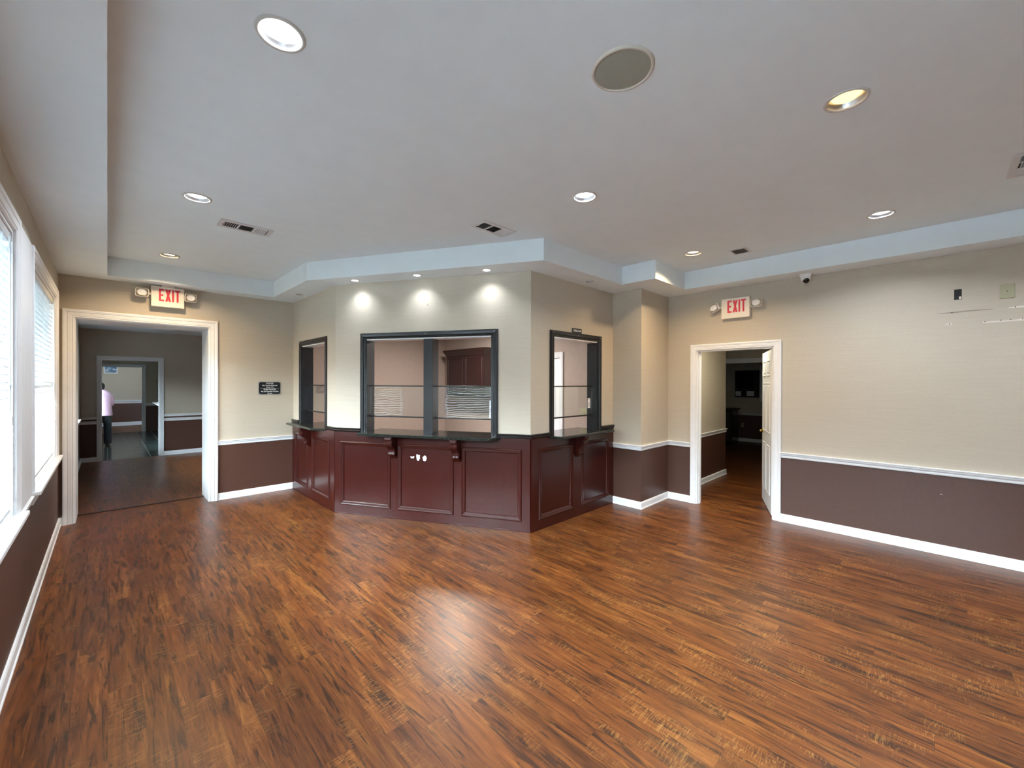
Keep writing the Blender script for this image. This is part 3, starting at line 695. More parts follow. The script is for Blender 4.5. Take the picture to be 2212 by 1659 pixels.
dirn = Vector((-.62, -.30, -.55)).normalized(); q = Vector((0, 0, 1)).rotation_difference(dirn).to_matrix()
MB().lathe([(.0005, .046), (.02, .044), (.036, .034), (.044, .016), (.046, 0), (.042, -.02), (.03, -.034)], c + Vector((0, 0, -.052)), seg=32, mat=q).build('turret', m_wplast, t, smooth=True)
MB().lathe([(.0005, .052), (.018, .050), (.029, .042), (.031, .034)], c + Vector((0, 0, -.052)), seg=32, mat=q).build('lens', m_lens, t, smooth=True)

# ------------------------------------------------------------------ exit signs
def exit_sign(fr, u0, u1, z0, z1, label, tilts, off0=0.0, bracket=False):
    uc = (u0 + u1) / 2; t = thing('exit_sign', label, 'exit sign', fr.p(uc, 0, z0), 'exit signs with twin lamp heads'); Wd = u1 - u0; H = z1 - z0; D = off0 + .055
    MB().box(u0, u1, off0 + .003, D, z0, z1, fr).build('housing', m_plast, t, bevel=.008)
    MB().box(u0 + .03, u1 - .03, off0, off0 + .004, z0 + .03, z1 - .03, fr).build('back_plate', m_plast, t)
    # letters E X I T
    m = MB(); a, b = u0 + Wd * .225, u0 + Wd * .855; top, bot = z1 - H * .12, z1 - H * .72; h = top - bot; s = .0195; d0, d1 = D + .0003, D + .0022
    lw = (b - a)
    e0, e1 = a, a + lw * .245
    m.box(e0, e0 + s, d0, d1, bot, top, fr)
    for zz in (top - s, bot + h / 2 - s / 2, bot): m.box(e0 + s, e1 if zz != bot + h / 2 - s / 2 else e1 - .008, d0, d1, zz, zz + s, fr)
    x0, x1 = a + lw * .30, a + lw * .575
    for (p, q_) in ((x0, x1), (x1, x0)):
        sg = 1 if q_ > p else -1
        P = [(p, top), (p + sg * s * 1.1, top), (q_, bot), (q_ - sg * s * 1.1, bot)]
        dd = d1 + (.0003 if sg < 0 else 0)
        i = len(m.v); m.v += [fr.p(x, d0, z) for x, z in P] + [fr.p(x, dd, z) for x, z in P]
        m.f += [(i, i + 1, i + 2, i + 3), (i + 7, i + 6, i + 5, i + 4), (i, i + 4, i + 5, i + 1), (i + 1, i + 5, i + 6, i + 2), (i + 2, i + 6, i + 7, i + 3), (i + 3, i + 7, i + 4, i)]
    i0 = a + lw * .622; m.box(i0, i0 + s, d0, d1, bot, top, fr)
    t0, t1 = a + lw * .765, b + .004; tc = (t0 + t1) / 2; m.box(t0, t1, d0, d1, top - s, top, fr); m.box(tc - s / 2, tc + s / 2, d0, d1, bot, top - s, fr)
    m.build('exit_lettering', m_red, t)
    if bracket: MB().box(uc - .06, uc + .06, off0 + .004, D, z1, HS - .0005, fr).build('mount_bracket', m_plast, t, bevel=.003)
    for sgn, ang, off, du in tilts:
        uu = uc + sgn * (Wd / 2 + du); zc = z0 + H * .6 + off
        q3 = Matrix.Rotation(R(ang), 3, 'Y')
        def loc(x, d, z):
            v = q3 @ Vector((x, 0, z)); return fr.p(uu + v.x, off0 + .04 + d, zc + v.z)
        m = MB(); ring = []
        for (hw, dd) in ((.040, -.03), (.060, .0), (.062, .03), (.054, .040)):
            pts = []
            for k in range(24):
                aa = 2 * math.pi * k / 24; cx, cz = math.cos(aa), math.sin(aa); e = 1 / (abs(cx) ** 7 + abs(cz) ** 7) ** (1 / 7)
                pts.append(loc(hw * cx * e, dd, hw * .86 * cz * e))
            ring.append(pts)
        for A_, B_ in zip(ring, ring[1:]):
            for k in range(24): m.quad(A_[k], A_[(k + 1) % 24], B_[(k + 1) % 24], B_[k])
        m.quad(*ring[0]); head = m.build('lamp_head', m_plast, t)
        m = MB(); pts = []
        for rr, dd in ((.044, .0405), (.034, .030), (.014, .036), (.0006, .041)):
            pts.append([loc(rr * math.cos(2 * math.pi * k / 20), dd, rr * .86 * math.sin(2 * math.pi * k / 20)) for k in range(20)])
        for A_, B_ in zip(pts, pts[1:]):
            for k in range(20): m.quad(A_[k], A_[(k + 1) % 20], B_[(k + 1) % 20], B_[k])
        m.build('lens', m_wplast, head, smooth=True)
        ul, ur = sorted((uc + sgn * Wd / 2 * .98, uc + sgn * (Wd / 2 + du - .03))); MB().box(ul, ur, off0 + .022, off0 + .036, zc - .012, zc + .012, fr).build('swivel_arm', m_plast, t)
exit_sign(F_E, .377, .694, 2.498, 2.745, 'exit sign with twin lamp heads over the left cased doorway', [(-1, 4, 0.0, .082), (1, 2, -.004, .062)], off0=.035, bracket=True)
exit_sign(F_R, -1.872, -1.552, 2.376, 2.624, 'exit sign with twin lamp heads over the right six-panel door', [(-1, -26, 0.0, .082), (1, 0, 0.008, .072)])

# ------------------------------------------------------------------ plaques
def plaque(fr, u0, u1, z0, z1, label, lines, name='wall_plaque', border=.012):
    uc = (u0 + u1) / 2; t = thing(name, label, 'sign', fr.p(uc, 0, z0)); w = u1 - u0; h = z1 - z0
    MB().box(u0, u1, .0005, .006, z0, z1, fr).build('border', m_silver, t, bevel=.002)
    b = border; cpx = b * 1.4; m = MB()
    P = [(u0 + b + cpx, z0 + b * .7), (u1 - b - cpx, z0 + b * .7), (u1 - b, z0 + b * .7 + cpx), (u1 - b, z1 - b * .7 - cpx), (u1 - b - cpx, z1 - b * .7), (u0 + b + cpx, z1 - b * .7), (u0 + b, z1 - b * .7 - cpx), (u0 + b, z0 + b * .7 + cpx)]
    i = len(m.v); m.v += [fr.p(x, .006, z) for x, z in P] + [fr.p(x, .0085, z) for x, z in P]; m.f.append(tuple(range(8))); m.f.append(tuple(range(15, 7, -1)))
    for k in range(8): m.f.append((k, (k + 1) % 8, 8 + (k + 1) % 8, 8 + k))
    m.build('face', m_signblk, t)
    for (txt, sz, zz, sx, bold) in lines:
        text_mesh(txt, sz, lambda x, y, z, zz=zz: Vector(fr.p(uc + x, .0092 + z, z0 + zz * h + y)), mat=m_signtxt, parent=t, sx=sx, bold=bold)
    return t
t = plaque(F_E, 1.522, 1.819, 1.401, 1.589, 'black bilingual no food wall plaque with silver border on the back wall',
       [('PLEASE', .026, .86, 1.15, .0006), ('No Food Allowed', .024, .70, 1.1, .0004), ('Thank You', .022, .565, 1.0, .0002), ('POR FAVOR', .026, .39, 1.12, .0006), ('No Se Permite Comida', .0225, .245, 1.05, .0004), ('Gracias', .021, .10, 1.0, .0002)])
MB().box(1.55, 1.79, .0085, .0096, 1.401 + .188 * .475, 1.401 + .188 * .485, F_E).build('divider_line', m_signtxt, t)
t = plaque(F_C, 3.886, 4.084, 2.166, 2.228, 'tiny black check out sign with white arrow above the service window', [('CHECK OUT', .032, .5, .78, .0006)], 'check_out_sign', .006)
m = MB(); u, z = 4.06, 2.197; m.quad(*[F_C.p(u + a, .0096, z + b) for a, b in ((-.012, .004), (-.003, .004), (-.003, .010), (.009, 0), (-.003, -.010), (-.003, -.004), (-.012, -.004))]); m.build('arrow', m_signtxt, t)
m = MB()

# ------------------------------------------------------------------ marks on the right wall
def patch(fr, pts, d, mat, name, label, cat, th=.0012):
    m = MB(); n = len(pts); m.v += [fr.p(a, d, b) for a, b in pts] + [fr.p(a, d + th, b) for a, b in pts]
    m.f.append(tuple(range(n))); m.f.append(tuple(range(2 * n - 1, n - 1, -1)))
    for k in range(n): m.f.append((k, (k + 1) % n, n + (k + 1) % n, n + k))
    o = m.build(name, mat); return tag(o, label, cat)
m_tear = plain('bare_plaster', (226, 218, 208), .8, .04); m_smear = plain('grey_scuff', (150, 138, 124), .8, .12)
t = thing('outlet_box', 'open dark outlet box in the upper right wall', 'outlet box', F_R.p(.137, 0, 2.345))
MB().box(.113, .160, .0004, .0025, 2.345, 2.438, F_R).build('opening', m_dark, t); MB().box(.144, .157, .0025, .004, 2.348, 2.372, F_R).build('ragged_edge', m_tear, t)
t = thing('wall_plate', 'blank square cream cover plate on the upper right wall', 'wall plate', F_R.p(.425, 0, 2.315))
MB().box(.383, .467, .0003, .006, 2.317, 2.438, F_R).build('plate', m_plate, t, bevel=.003)
MB().lathe([(.005, .006), (.004, .0075)], F_R.p(.425, 0, 2.377), seg=12, cap1=True, mat=Matrix(((0, 0, -1), (-1, 0, 0), (0, 1, 0)))).build('screw', m_steel, t)
patch(F_R, [(-.02, 2.231), (.09, 2.226), (.17, 2.229), (.345, 2.232), (.344, 2.236), (.20, 2.240), (.08, 2.236)], .0003, m_smear, 'scuff_mark', 'long thin grey bracket scuff on wallpaper below the open outlet box', 'wall mark')
patch(F_R, [(.44, 2.228), (.60, 2.226), (.60, 2.246), (.49, 2.243), (.43, 2.236)], .0003, m_tear, 'torn_wallpaper', 'pale torn wallpaper strip below the cream plate, upper of two', 'wall mark')
patch(F_R, [(.285, 2.118), (.60, 2.116), (.60, 2.138), (.50, 2.136), (.47, 2.128), (.29, 2.127)], .0003, m_tear, 'torn_wallpaper', 'long pale torn wallpaper strip with nail holes at picture edge, lower of two', 'wall mark')
patch(F_R, [(.055, 2.127), (.08, 2.123), (.105, 2.128), (.10, 2.134), (.07, 2.134)], .0003, m_tear, 'torn_wallpaper', 'tiny pale wallpaper nick under the long grey scuff', 'wall mark')
m = MB()
for (a, b) in ((.10, 2.2305), (.47, 2.236), (.30, 2.128), (.39, 2.131), (.445, 2.132), (.51, 2.131), (.085, 2.129)):
    m.lathe([(.004, 0), (.003, .002)], F_R.p(a, .0016, b), seg=8, cap0=True, cap1=True, mat=Matrix(((0, 0, -1), (-1, 0, 0), (0, 1, 0))))
tag(m.build('nail_hole', m_dark), 'row of dark nail holes left by a bracket on the upper right wall', 'wall mark')['kind'] = 'stuff'
patch(F_B, [(1.209, 2.560), (1.218, 2.560), (1.220, 2.567), (1.212, 2.570)], .0003, m_smear, 'wall_hole', 'tiny upper nail hole in the wallpaper over the wide reception window', 'wall mark')
patch(F_B, [(1.232, 2.450), (1.242, 2.450), (1.243, 2.470), (1.238, 2.478), (1.232, 2.468)], .0003, m_smear, 'wall_hole', 'larger lower nail hole in the wallpaper over the wide reception window', 'wall mark')
patch(F_R, [(.03, .555), (.045, .555), (.045, .558), (.03, .558)], .0003, m_tear, 'paint_chip', 'small pale paint chip on the brown right wall', 'wall mark')

# ------------------------------------------------------------------ office behind the reception windows
F_I = Fr((XI, 0), (0, -1)); F_IB = Fr((0, YI), (1, 0))
wall('wall_right', F_I, -YI, -3.14, 2.62, .1, [(-5.02, -4.24, 0, 2.00)], m_taupe)
wall('wall_back', F_IB, 2.14, XI, 2.62, .1, [], m_taupe)
slab('wall_left', 2.03, 2.135, YE + .0, YI, 0, 2.62, m_taupe)
m = MB(); casing(m, F_I, -5.02, -4.24, 0, 2.00, colonial(.075, .02)); lining(m, F_I, -5.02, -4.24, 2.0, 0, -.1, .014); struct(m.build('trim_9', m_white))
def six_panel(root, fr, u0, u1, z0, z1, d0, d1):
    w = u1 - u0; rows = [(z0 + .2, z0 + .80), (z0 + .95, z0 + 1.58), (z0 + 1.66, z1 - .12)]; cols = [(u0 + w * .13, u0 + w * .455), (u0 + w * .545, u0 + w * .87)]
    MB().box(u0, u1, d0, d1, z0, z1, fr).build('slab', m_white, root, bevel=.002)
    for (a, b) in cols:
        for (c, d) in rows:
            m = MB()
            for sd in (0, 1):
                base = d1 if sd == 0 else d0; s = 1 if sd == 0 else -1
                for (w_, h_), (w2, h2) in zip([(0, .0), (.008, .006), (.02, .001), (.035, .001), (.045, .005)], [(.008, .006), (.02, .001), (.035, .001), (.045, .005), (.046, .005)]):
                    A = [(a + w_, c + w_), (b - w_, c + w_), (b - w_, d - w_), (a + w_, d - w_)]; B_ = [(a + w2, c + w2), (b - w2, c + w2), (b - w2, d - w2), (a + w2, d - w2)]
                    for k in range(4): m.quad(fr.p(A[k][0], base + s * h_, A[k][1]), fr.p(A[(k + 1) % 4][0], base + s * h_, A[(k + 1) % 4][1]), fr.p(B_[(k + 1) % 4][0], base + s * h2, B_[(k + 1) % 4][1]), fr.p(B_[k][0], base + s * h2, B_[k][1]))
                m.quad(*[fr.p(x, base + s * .005, z) for x, z in ((a + .046, c + .046), (b - .046, c + .046), (b - .046, d - .046), (a + .046, d - .046))])
            m.build('door_panel', m_white, root)
root = bpy.data.objects.new('door_2', None); COL.objects.link(root); root.location = F_I.p(-4.63, -.05, 0); struct(root)
six_panel(root, F_I, -5.004, -4.256, .008, 1.984, -.075, -.035)
# upper cabinet
t = thing('wall_cabinet', 'dark brown upper cabinet with crown hung behind the wide reception window', 'cabinet', (5.07, 6.35, 1.31))
y0, y1, z0, z1 = 5.76, 6.93, 1.318, 2.10
MB().box(4.93, XI - .001, y0, y1, z0, z1).build('carcass', m_deepbrown, t, bevel=.002)
for k in range(2):
    a = y0 + .01 + k * (y1 - y0 - .02) / 2; b = a + (y1 - y0 - .02) / 2 - .006
    fr = Fr((4.93, 0), (0, -1)); m = MB(); m.box(-b, -a, .0005, .018, z0 + .01, z1 - .01, fr); d_ = m.build('door', m_deepbrown, t, bevel=.003)
    m = MB(); casing(m, fr, -b + .055, -a - .055, z0 + .065, z1 - .065, [(0, .018), (.006, .024), (.014, .019)], closed=True); m.build('panel_moulding', m_deepbrown, d_)
m = MB(); moulding(m, [(XI, y1), (4.93, y1), (4.93, y0), (XI, y0)][::1], [(0, 2.10), (.012, 2.10), (.02, 2.13), (.045, 2.17), (.062, 2.195), (.065, 2.225), (0, 2.225)])
m.build('crown_moulding', m_deepbrown, t)
t = thing('switch_plate', 'cream outlet plate on office wall seen through the check-out glass', 'outlet', F_I.p(-3.76, 0, 1.08))
MB().box(-3.84, -3.70, .0005, .007, 1.075, 1.195, F_I).build('plate', m_plate, t, bevel=.002)
for a_ in (-3.80, -3.752): MB().box(a_, a_ + .012, .007, .009, 1.10, 1.13, F_I).build('socket', m_smear, t)

# ------------------------------------------------------------------ right door leaf
root = bpy.data.objects.new('door_1', None); COL.objects.link(root); root.location = (XR + .125, DR[0] + .02, 0); struct(root)
dv = Vector((6.500 - (XR + .128), 1.650 - (DR[0] + .016))); frl = Fr((XR + .128, DR[0] + .016), (dv.x, dv.y))
six_panel(root, frl, .006, .862, .010, 1.988, -.036, 0.0)
m = MB()
for zz in (.22, .98, 1.72): m.box(-.006, .006, .0, .010, zz, zz + .09, frl)
m.build('hinge', m_steel, root, bevel=.002)
q = Matrix(((frl.u.x, 0, frl.n.x), (frl.u.y, 0, frl.n.y), (0, 1, 0)))
for s in (1, -1):
    base = frl.p(.80, 0 if s > 0 else -.036, .94); qq = q if s > 0 else Matrix(((frl.u.x, 0, -frl.n.x), (frl.u.y, 0, -frl.n.y), (0, 1, 0)))
    MB().lathe([(.028, 0), (.027, .006), (.014, .010), (.012, .035)], base, seg=24, mat=qq).build('knob_rose', m_brass, root, smooth=True)
    a = frl.p(.80, .038 * s if s > 0 else -.036 - .038, .94)
    MB().box(.70, .812, .030 if s > 0 else -.078, .042 if s > 0 else -.066, .930, .950, frl).build('lever_handle', m_brass, root, bevel=.005)
MB().box(.845, .8623, -.030, -.006, .90, .98, frl).build('latch_plate', m_brass, root)

# hallway and dark room
F_H = Fr((0, 2.557), (1, 0))
struct(MB().box(XR + .12, 7.705, 2.557, 2.677, 0, 2.45).build('wall_left', m_wall)); slab('wall_back', 7.585, 7.705, 2.677, 5.4, 0, 2.45, m_wall)
m = MB(); moulding(m, [(XR + .12, 2.557), (7.705, 2.557), (7.705, 5.4)][::1], railp()); struct(m.build('trim_10', m_white))
m = MB(); moulding(m, [(XR + .12, 2.557), (7.705, 2.557), (7.705, 5.4)], BASE); struct(m.build('baseboard_back', m_white))
slab('wall_right', XR + .12, 9.685, .95, 1.07, 0, 2.45, m_wall)
slab('wall_back', 7.585, 9.8, 5.4, 5.5, 0, 2.45, m_wall)
F_H2 = Fr((9.685, 0), (0, -1))
wall('wall_right', F_H2, -5.4, -.95, 2.45, .12, [(-3.45, -2.475, 0, 2.030)], m_wall)
m = MB(); casing(m, F_H2, -3.45, -2.475, 0, 2.030, colonial(.08, .02)); lining(m, F_H2, -3.45, -2.475, 2.03, 0, -.12, .014); struct(m.build('trim_11', m_white))
tag(MB().box(9.676, 9.683, 2.945, 2.950, 2.13, 2.45).build('wire', m_smear), 'thin wire hanging on the hallway wall above the dark doorway', 'wire')
slab('wall_right', 12.42, 12.54, 1.2, 5.4, 0, 2.45, m_wall); slab('wall_front', 9.805, 12.42, 1.08, 1.2, 0, 2.45, m_wall); slab('wall_back', 9.805, 12.42, 5.3, 5.4, 0, 2.45, m_wall)
m = MB(); moulding(m, [(12.42, 5.3), (12.42, 1.2)], BASE); struct(m.build('baseboard_right', m_white)); m = MB(); moulding(m, [(12.42, 5.3), (12.42, 1.2)], railp(.78)); struct(m.build('trim_12', m_white))
F_K2 = Fr((12.42, 0), (0, -1))
t = thing('notice_board', 'dark framed board with pale papers on the unlit back room wall', 'notice board', F_K2.p(-3.6, 0, 1.2))
MB().box(-3.88, -3.28, .001, .03, 1.20, 1.93, F_K2).build('frame', m_dark, t, bevel=.004); MB().box(-3.83, -3.42, .03, .05, 1.45, 1.88, F_K2).build('screen', m_lens, t)
m = MB(); m.box(-3.86, -3.72, .03, .032, 1.24, 1.36, F_K2); m.box(-3.58, -3.40, .03, .032, 1.24, 1.37, F_K2); m.build('papers', m_paper, t)
tag(MB().box(12.37, 12.41, 3.19, 3.265, 1.10, 2.05).build('hanging_strip', m_wplast), 'narrow pale hanging strip beside the dark notice board', 'curtain')
t = thing('low_cabinet', 'black low cabinet standing in the unlit back room', 'cabinet', (11.6, 3.95, 0))
MB().box(11.30, 11.80, 3.60, 4.5, .06, .90).build('carcass', m_lens, t, bevel=.004); MB().box(11.26, 11.82, 3.56, 4.52, .90, .93).build('top', m_dark, t, bevel=.004); MB().box(11.34, 11.78, 3.64, 4.48, 0, .06).build('plinth', m_lens, t)
for k in range(2): MB().box(11.282, 11.30, 3.62 + k * .44, 4.04 + k * .44, .1, .87).build('door', m_dark, t, bevel=.003)
t = thing('outlet_plate', 'small outlet plate low on the brown back room wall', 'outlet', F_K2.p(-3.69, 0, .38)); MB().box(-3.725, -3.655, .001, .007, .385, .50, F_K2).build('plate', m_plate, t, bevel=.002); MB().box(-3.70, -3.68, .007, .009, .40, .48, F_K2).build('sockets', m_smear, t)

# ------------------------------------------------------------------ rooms seen through the left doorway
Y2 = 11.609; F2 = Fr((0, Y2), (1, 0))
wall('wall_back', F2, XL, 4.2, 2.7, .25, [(-.092, .808, 0, 2.035)], m_wall2)
slab('wall_right', 4.2, 4.3, YI + .2, Y2 + .2, 0, 2.7, m_wall2); slab('wall_back', XA, 4.3, YI + .1, YI + .2, 0, 2.7, m_wall2)
m = MB(); casing(m, F2, -.092, .808, 0, 2.035, colonial(.062, .018)); lining(m, F2, -.092, .808, 2.035, 0, -.25); struct(m.build('trim_13', m_white))
for a, b in ((XL, -.154), (.87, 4.2)):
    m = MB(); moulding(m, [(a, Y2), (b, Y2)], railp(.884, .05)); moulding(m, [(a, Y2), (b, Y2)], railp(.80, .062)); struct(m.build('trim_14', m_white))
    m = MB(); moulding(m, [(a, Y2), (b, Y2)], BASE); struct(m.build('baseboard_back', m_white))
    struct(MB().box(a, b, Y2 - .002, Y2 - .0002, .79, .845).build('trim_15', m_brown))
m = MB(); moulding(m, [(XL, YE + .54), (XL, Y2)], BASE); struct(m.build('baseboard_left', m_white))
window(5, F_L, *ROOM2_WIN, .90, 2.2, .25)
# tiled room
Y3 = 17.676; F3 = Fr((0, Y3), (1, 0))
slab('wall_right', 1.16, 1.3, Y2 + .25, Y3, 0, 2.7, m_wall2)
wall('wall_back', F3, XL, 1.3, 2.7, .2, [(-.33, .803, 0, 2.055)], m_wall2)
m = MB(); casing(m, F3, -.33, .803, 0, 2.055, colonial(.075, .02)); lining(m, F3, -.33, .803, 2.055, 0, -.2); struct(m.build('trim_16', m_white))
m = MB(); moulding(m, [(.88, Y3), (1.16, Y3), (1.16, Y2 + .25)], railp(.89, .05)); struct(m.build('trim_17', m_white))
tag(MB().box(.95, 1.16, 13.5, 16.2, .95, .98).build('wall_shelf', m_white, bevel=.005), 'white shelf ledge on the right wall of the tiled room', 'shelf')
window(6, F_L, *ROOM3_WIN, .9, 2.2, .25)
# last room
Y4 = 20.5; F4 = Fr((0, Y4), (1, 0))
slab('wall_back', XL, 3.0, Y4, Y4 + .15, 0, 2.7, m_wall2); slab('wall_right', 3.0, 3.1, Y3 + .2, Y4, 0, 2.7, m_wall2)
m = MB(); moulding(m, [(XL, Y4), (3.0, Y4)], railp(.925, .05)); moulding(m, [(XL, Y4), (3.0, Y4)], railp(.85, .05)); struct(m.build('trim_18', m_white))
m = MB(); moulding(m, [(XL, Y4), (3.0, Y4)], [(d, z * 1.4) for d, z in BASE]); struct(m.build('baseboard_back', m_white))
t = thing('framed_picture', 'framed blue landscape print hanging on the farthest wall', 'picture', F4.p(.09, 0, 1.84))
m = MB(); casing(m, F4, -.09, .27, 1.865, 2.20, [(0, .008), (0, .014), (.012, .02), (.028, .014), (.028, 0)], closed=True); m.build('frame', m_frame, t)
MB().box(-.09, .27, .001, .006, 1.865, 2.20, F4).build('mat_board', m_paper, t); MB().box(-.055, .235, .006, .008, 1.905, 2.165, F4).build('print', m_pic, t)

# lamps of the other rooms
def ceiling_lamp(x, y, z, power, col, label, r=.14):
    t = thing('ceiling_lamp', label, 'ceiling light', (x, y, z)); MB().lathe([(r, 0), (r, -.02), (r - .02, -.03)], (x, y, z), seg=32).build('rim', m_ring, t)
    MB().lathe([(.001, -.045), (r * .6, -.042), (r - .02, -.028)], (x, y, z), seg=32, cap0=True).build('diffuser', m_cool, t, smooth=True)
    light_obj('lamp', 'AREA', (x, y, z - .06), power, col, t, shape='DISK', size=.28)
ceiling_lamp(3.9, 5.3, 2.62, 78, (1, .93, .88), 'round ceiling lamp inside the reception office')
ceiling_lamp(6.2, 1.75, 2.45, 13, (1, .9, .66), 'round ceiling lamp in the hallway behind the right door')
ceiling_lamp(.5, 19.2, 2.62, 3.5, (1, .95, .82), 'round ceiling lamp in the farthest room')

# ------------------------------------------------------------------ person in the tiled room
def skin(name, mat, parent, joints, edges, levels=2, root=0):
    me = bpy.data.meshes.new(name); me.from_pydata([j[0] for j in joints], edges, []); me.materials.append(mat)
    o = bpy.data.objects.new(name, me); COL.objects.link(o)
    sk = o.modifiers.new('skin', 'SKIN'); me.skin_vertices[0]
    for i, j in enumerate(joints):
        r = j[1]; me.skin_vertices[0].data[i].radius = r if isinstance(r, tuple) else (r, r)
        me.skin_vertices[0].data[i].use_root = (i == root)
    sk.use_smooth_shade = True; ss = o.modifiers.new('subsurf', 'SUBSURF'); ss.levels = levels; ss.render_levels = levels
    o.parent = parent; return o
m_skin = plain('brown_skin', (120, 84, 64), .5, .05); m_shirt = plain('pale_pink_shirt', (190, 160, 184), .85, .05, 20, .1); m_trous = plain('dark_trousers', (34, 46, 52), .8, .1); m_hair = plain('black_hair', (22, 20, 22), .6, .2, 60); m_shoe = plain('black_shoe', (20, 22, 24), .4, .1)
per = thing('person', 'person in a pale pink shirt and dark trousers standing in the tiled room', 'person', (-.082, 14.3, 0), rot=R(0))
# local frame: +x right in the picture, +y away from the camera; the person faces away, head turned left
J = [((0, 0, .88), (.13, .09)), ((0, 0, 1.02), (.12, .085)), ((0, 0, 1.18), (.14, .09)), ((-.01, .0, 1.29), (.10, .07)), ((-.03, .01, 1.37), .045), ((-.045, .015, 1.445), (.068, .078)), ((-.045, .015, 1.50), (.06, .07)),
     ((.12, .0, 1.25), .036), ((.15, .03, 1.03), .034), ((.13, .20, 1.0), .028), ((.11, .27, 1.0), .026),
     ((-.14, .0, 1.25), .036), ((-.17, .03, 1.03), .034), ((-.15, .20, 1.0), .028), ((-.13, .27, 1.0), .026),
     ((.08, 0, .80), .08), ((.085, .015, .47), .052), ((.08, -.01, .10), .036), ((.08, -.01, .05), .036), ((.085, .09, .035), .03),
     ((-.08, .02, .80), .08), ((-.09, .03, .47), .052), ((-.09, .01, .10), .036), ((-.09, .01, .05), .036), ((-.095, .11, .035), .03)]
Ed = [(0, 1), (1, 2), (2, 3), (3, 4), (4, 5), (5, 6), (3, 7), (7, 8), (8, 9), (9, 10), (3, 11), (11, 12), (12, 13), (13, 14), (0, 15), (15, 16), (16, 17), (17, 18), (18, 19), (0, 20), (20, 21), (21, 22), (22, 23), (23, 24)]
skin('body', m_skin, per, J, Ed)
def loft(m, rings, seg=24, caps=(True, True)):
    """rings: (centre, x radius, y radius, tilt axis vector or None)"""
    P = []
    for c, rx, ry, ax in rings:
        c = Vector(c); e1, e2 = Vector((1, 0, 0)), Vector((0, 1, 0))
        if ax: w = Vector(ax).normalized(); e2 = Vector((0, 1, 0)) if abs(w.y) < .9 else Vector((0, 0, 1)); e1 = e2.cross(w).normalized(); e2 = w.cross(e1)
        P.append([tuple(c + e1 * rx * math.cos(2 * math.pi * k / seg) + e2 * ry * math.sin(2 * math.pi * k / seg)) for k in range(seg)])
    for a, b in zip(P, P[1:]):
        for k in range(seg): m.quad(a[k], a[(k + 1) % seg], b[(k + 1) % seg], b[k])
    for f, q in ((caps[0], P[0]), (caps[1], P[-1])):
        if f: m.quad(*q)
    return m
def wear(name, m, mat):
    o = m.build(name, mat, None, smooth=True); o.parent = per; ss = o.modifiers.new('subsurf', 'SUBSURF'); ss.levels = 1; ss.render_levels = 1; return o
m = MB(); loft(m, [((0, 0, .745), .178, .145, None), ((0, 0, .76), .180, .147, None), ((.002, 0, .86), .172, .140, None), ((0, 0, .98), .160, .130, None), ((0, 0, 1.12), .168, .130, None), ((-.005, 0, 1.24), .178, .122, None), ((-.01, 0, 1.315), .150, .100, None), ((-.02, .005, 1.36), .085, .075, None), ((-.025, .01, 1.385), .058, .058, None)], caps=(False, False))
for sx in (1, -1):
    ox = -.01 if sx < 0 else 0
    loft(m, [((.11 * sx + ox, 0, 1.275), .062, .062, (.8 * sx, 0, -.6)), ((.145 * sx + ox, .005, 1.20), .060, .064, (.2 * sx, 0, -1)), ((.153 * sx + ox, .02, 1.05), .052, .058, (.1 * sx, .15, -1)), ((.150 * sx + ox, .06, 1.00), .050, .054, (0, .8, -.6)), ((.14 * sx + ox, .17, .995), .042, .042, (-.2 * sx, 1, 0))], caps=(True, False))
wear('shirt', m, m_shirt)
m = MB(); loft(m, [((0, 0, .94), .125, .10, None), ((0, 0, .84), .150, .115, None), ((0, .01, .76), .155, .11, None)], caps=(False, False))
for sx, dy in ((1, 0), (-1, .02)):
    loft(m, [((.075 * sx, dy, .86), .078, .105, None), ((.08 * sx, dy, .72), .082, .095, None), ((.086 * sx, dy + .01, .47), .072, .080, None), ((.086 * sx, dy - .005, .22), .068, .076, None), ((.086 * sx, dy - .01, .06), .068, .078, None)], caps=(True, False))
wear('trousers', m, m_trous)
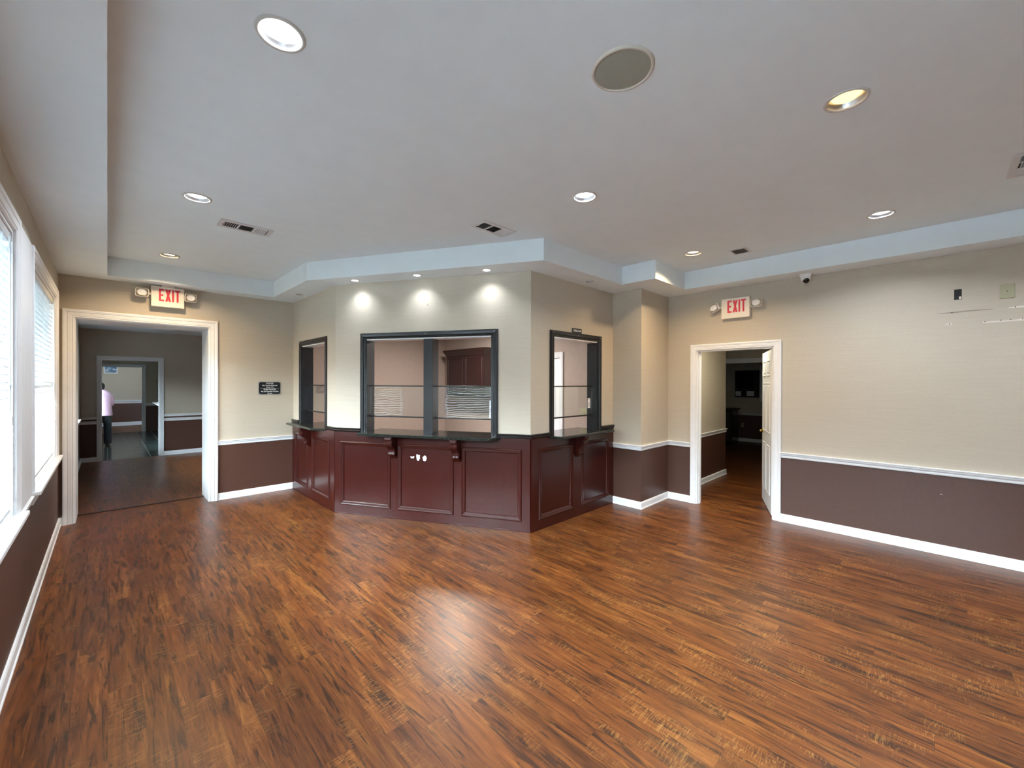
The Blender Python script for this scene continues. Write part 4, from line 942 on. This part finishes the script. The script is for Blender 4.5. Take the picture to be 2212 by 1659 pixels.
for sx, dy in ((1, 0), (-1, .02)):
    m = MB(); loft(m, [((.085 * sx, dy + .03, .002), .044, .13, None), ((.085 * sx, dy + .03, .03), .046, .132, None), ((.085 * sx, dy + .02, .055), .040, .10, None), ((.085 * sx, dy - .01, .085), .036, .05, None)]); wear('shoe', m, m_shoe)
hb = bmesh.new(); bmesh.ops.create_uvsphere(hb, u_segments=20, v_segments=14, radius=.1)
for v in hb.verts: v.co = Vector((v.co.x * .80 - .040, v.co.y * .92 + .0, v.co.z * .95 + 1.470))
for v in list(hb.verts):
    if v.co.y > .045 and v.co.z < 1.50: v.co.y = .045
hm = bpy.data.meshes.new('hair'); hb.to_mesh(hm); hb.free(); hm.materials.append(m_hair)
for p in hm.polygons: p.use_smooth = True
ho = bpy.data.objects.new('hair', hm); COL.objects.link(ho); ho.parent = per
for nm, co, sc in (('nose', (-.135, .05, 1.44), (.014, .016, .018)), ('ear', (.012, .02, 1.44), (.008, .016, .026))):
    hb = bmesh.new(); bmesh.ops.create_uvsphere(hb, u_segments=10, v_segments=8, radius=1)
    for v in hb.verts: v.co = Vector((v.co.x * sc[0] + co[0] + .018, v.co.y * sc[1] + co[1], v.co.z * sc[2] + co[2]))
    hm = bpy.data.meshes.new(nm); hb.to_mesh(hm); hb.free(); hm.materials.append(m_skin); ho = bpy.data.objects.new(nm, hm); COL.objects.link(ho); ho.parent = per

# ------------------------------------------------------------------ daylight portals in the window openings
def portal(fr, u0, u1, z0, z1, d):
    L = bpy.data.lights.new('daylight', 'AREA'); L.shape = 'RECTANGLE'; L.size = u1 - u0; L.size_y = z1 - z0; L.energy = 1; L.cycles.is_portal = True
    o = bpy.data.objects.new('daylight', L); COL.objects.link(o); n = fr.n
    z = -n; x = fr.u; yv = z.cross(x)
    # lamp shines along its -Z, so -Z = n (into the room)
    Mx = Matrix(((x.x, yv.x, z.x), (x.y, yv.y, z.y), (x.z, yv.z, z.z))).to_4x4(); Mx.translation = Vector(fr.p((u0 + u1) / 2, d, (z0 + z1) / 2)); o.matrix_world = Mx
for a, b in WIN: portal(F_L, a, b, WZ0, WZ1, -.26)
portal(F_L, *FILL_WIN, -.26)
portal(F_L, *ROOM2_WIN, .9, 2.2, -.26); portal(F_L, *ROOM3_WIN, .9, 2.2, -.26)
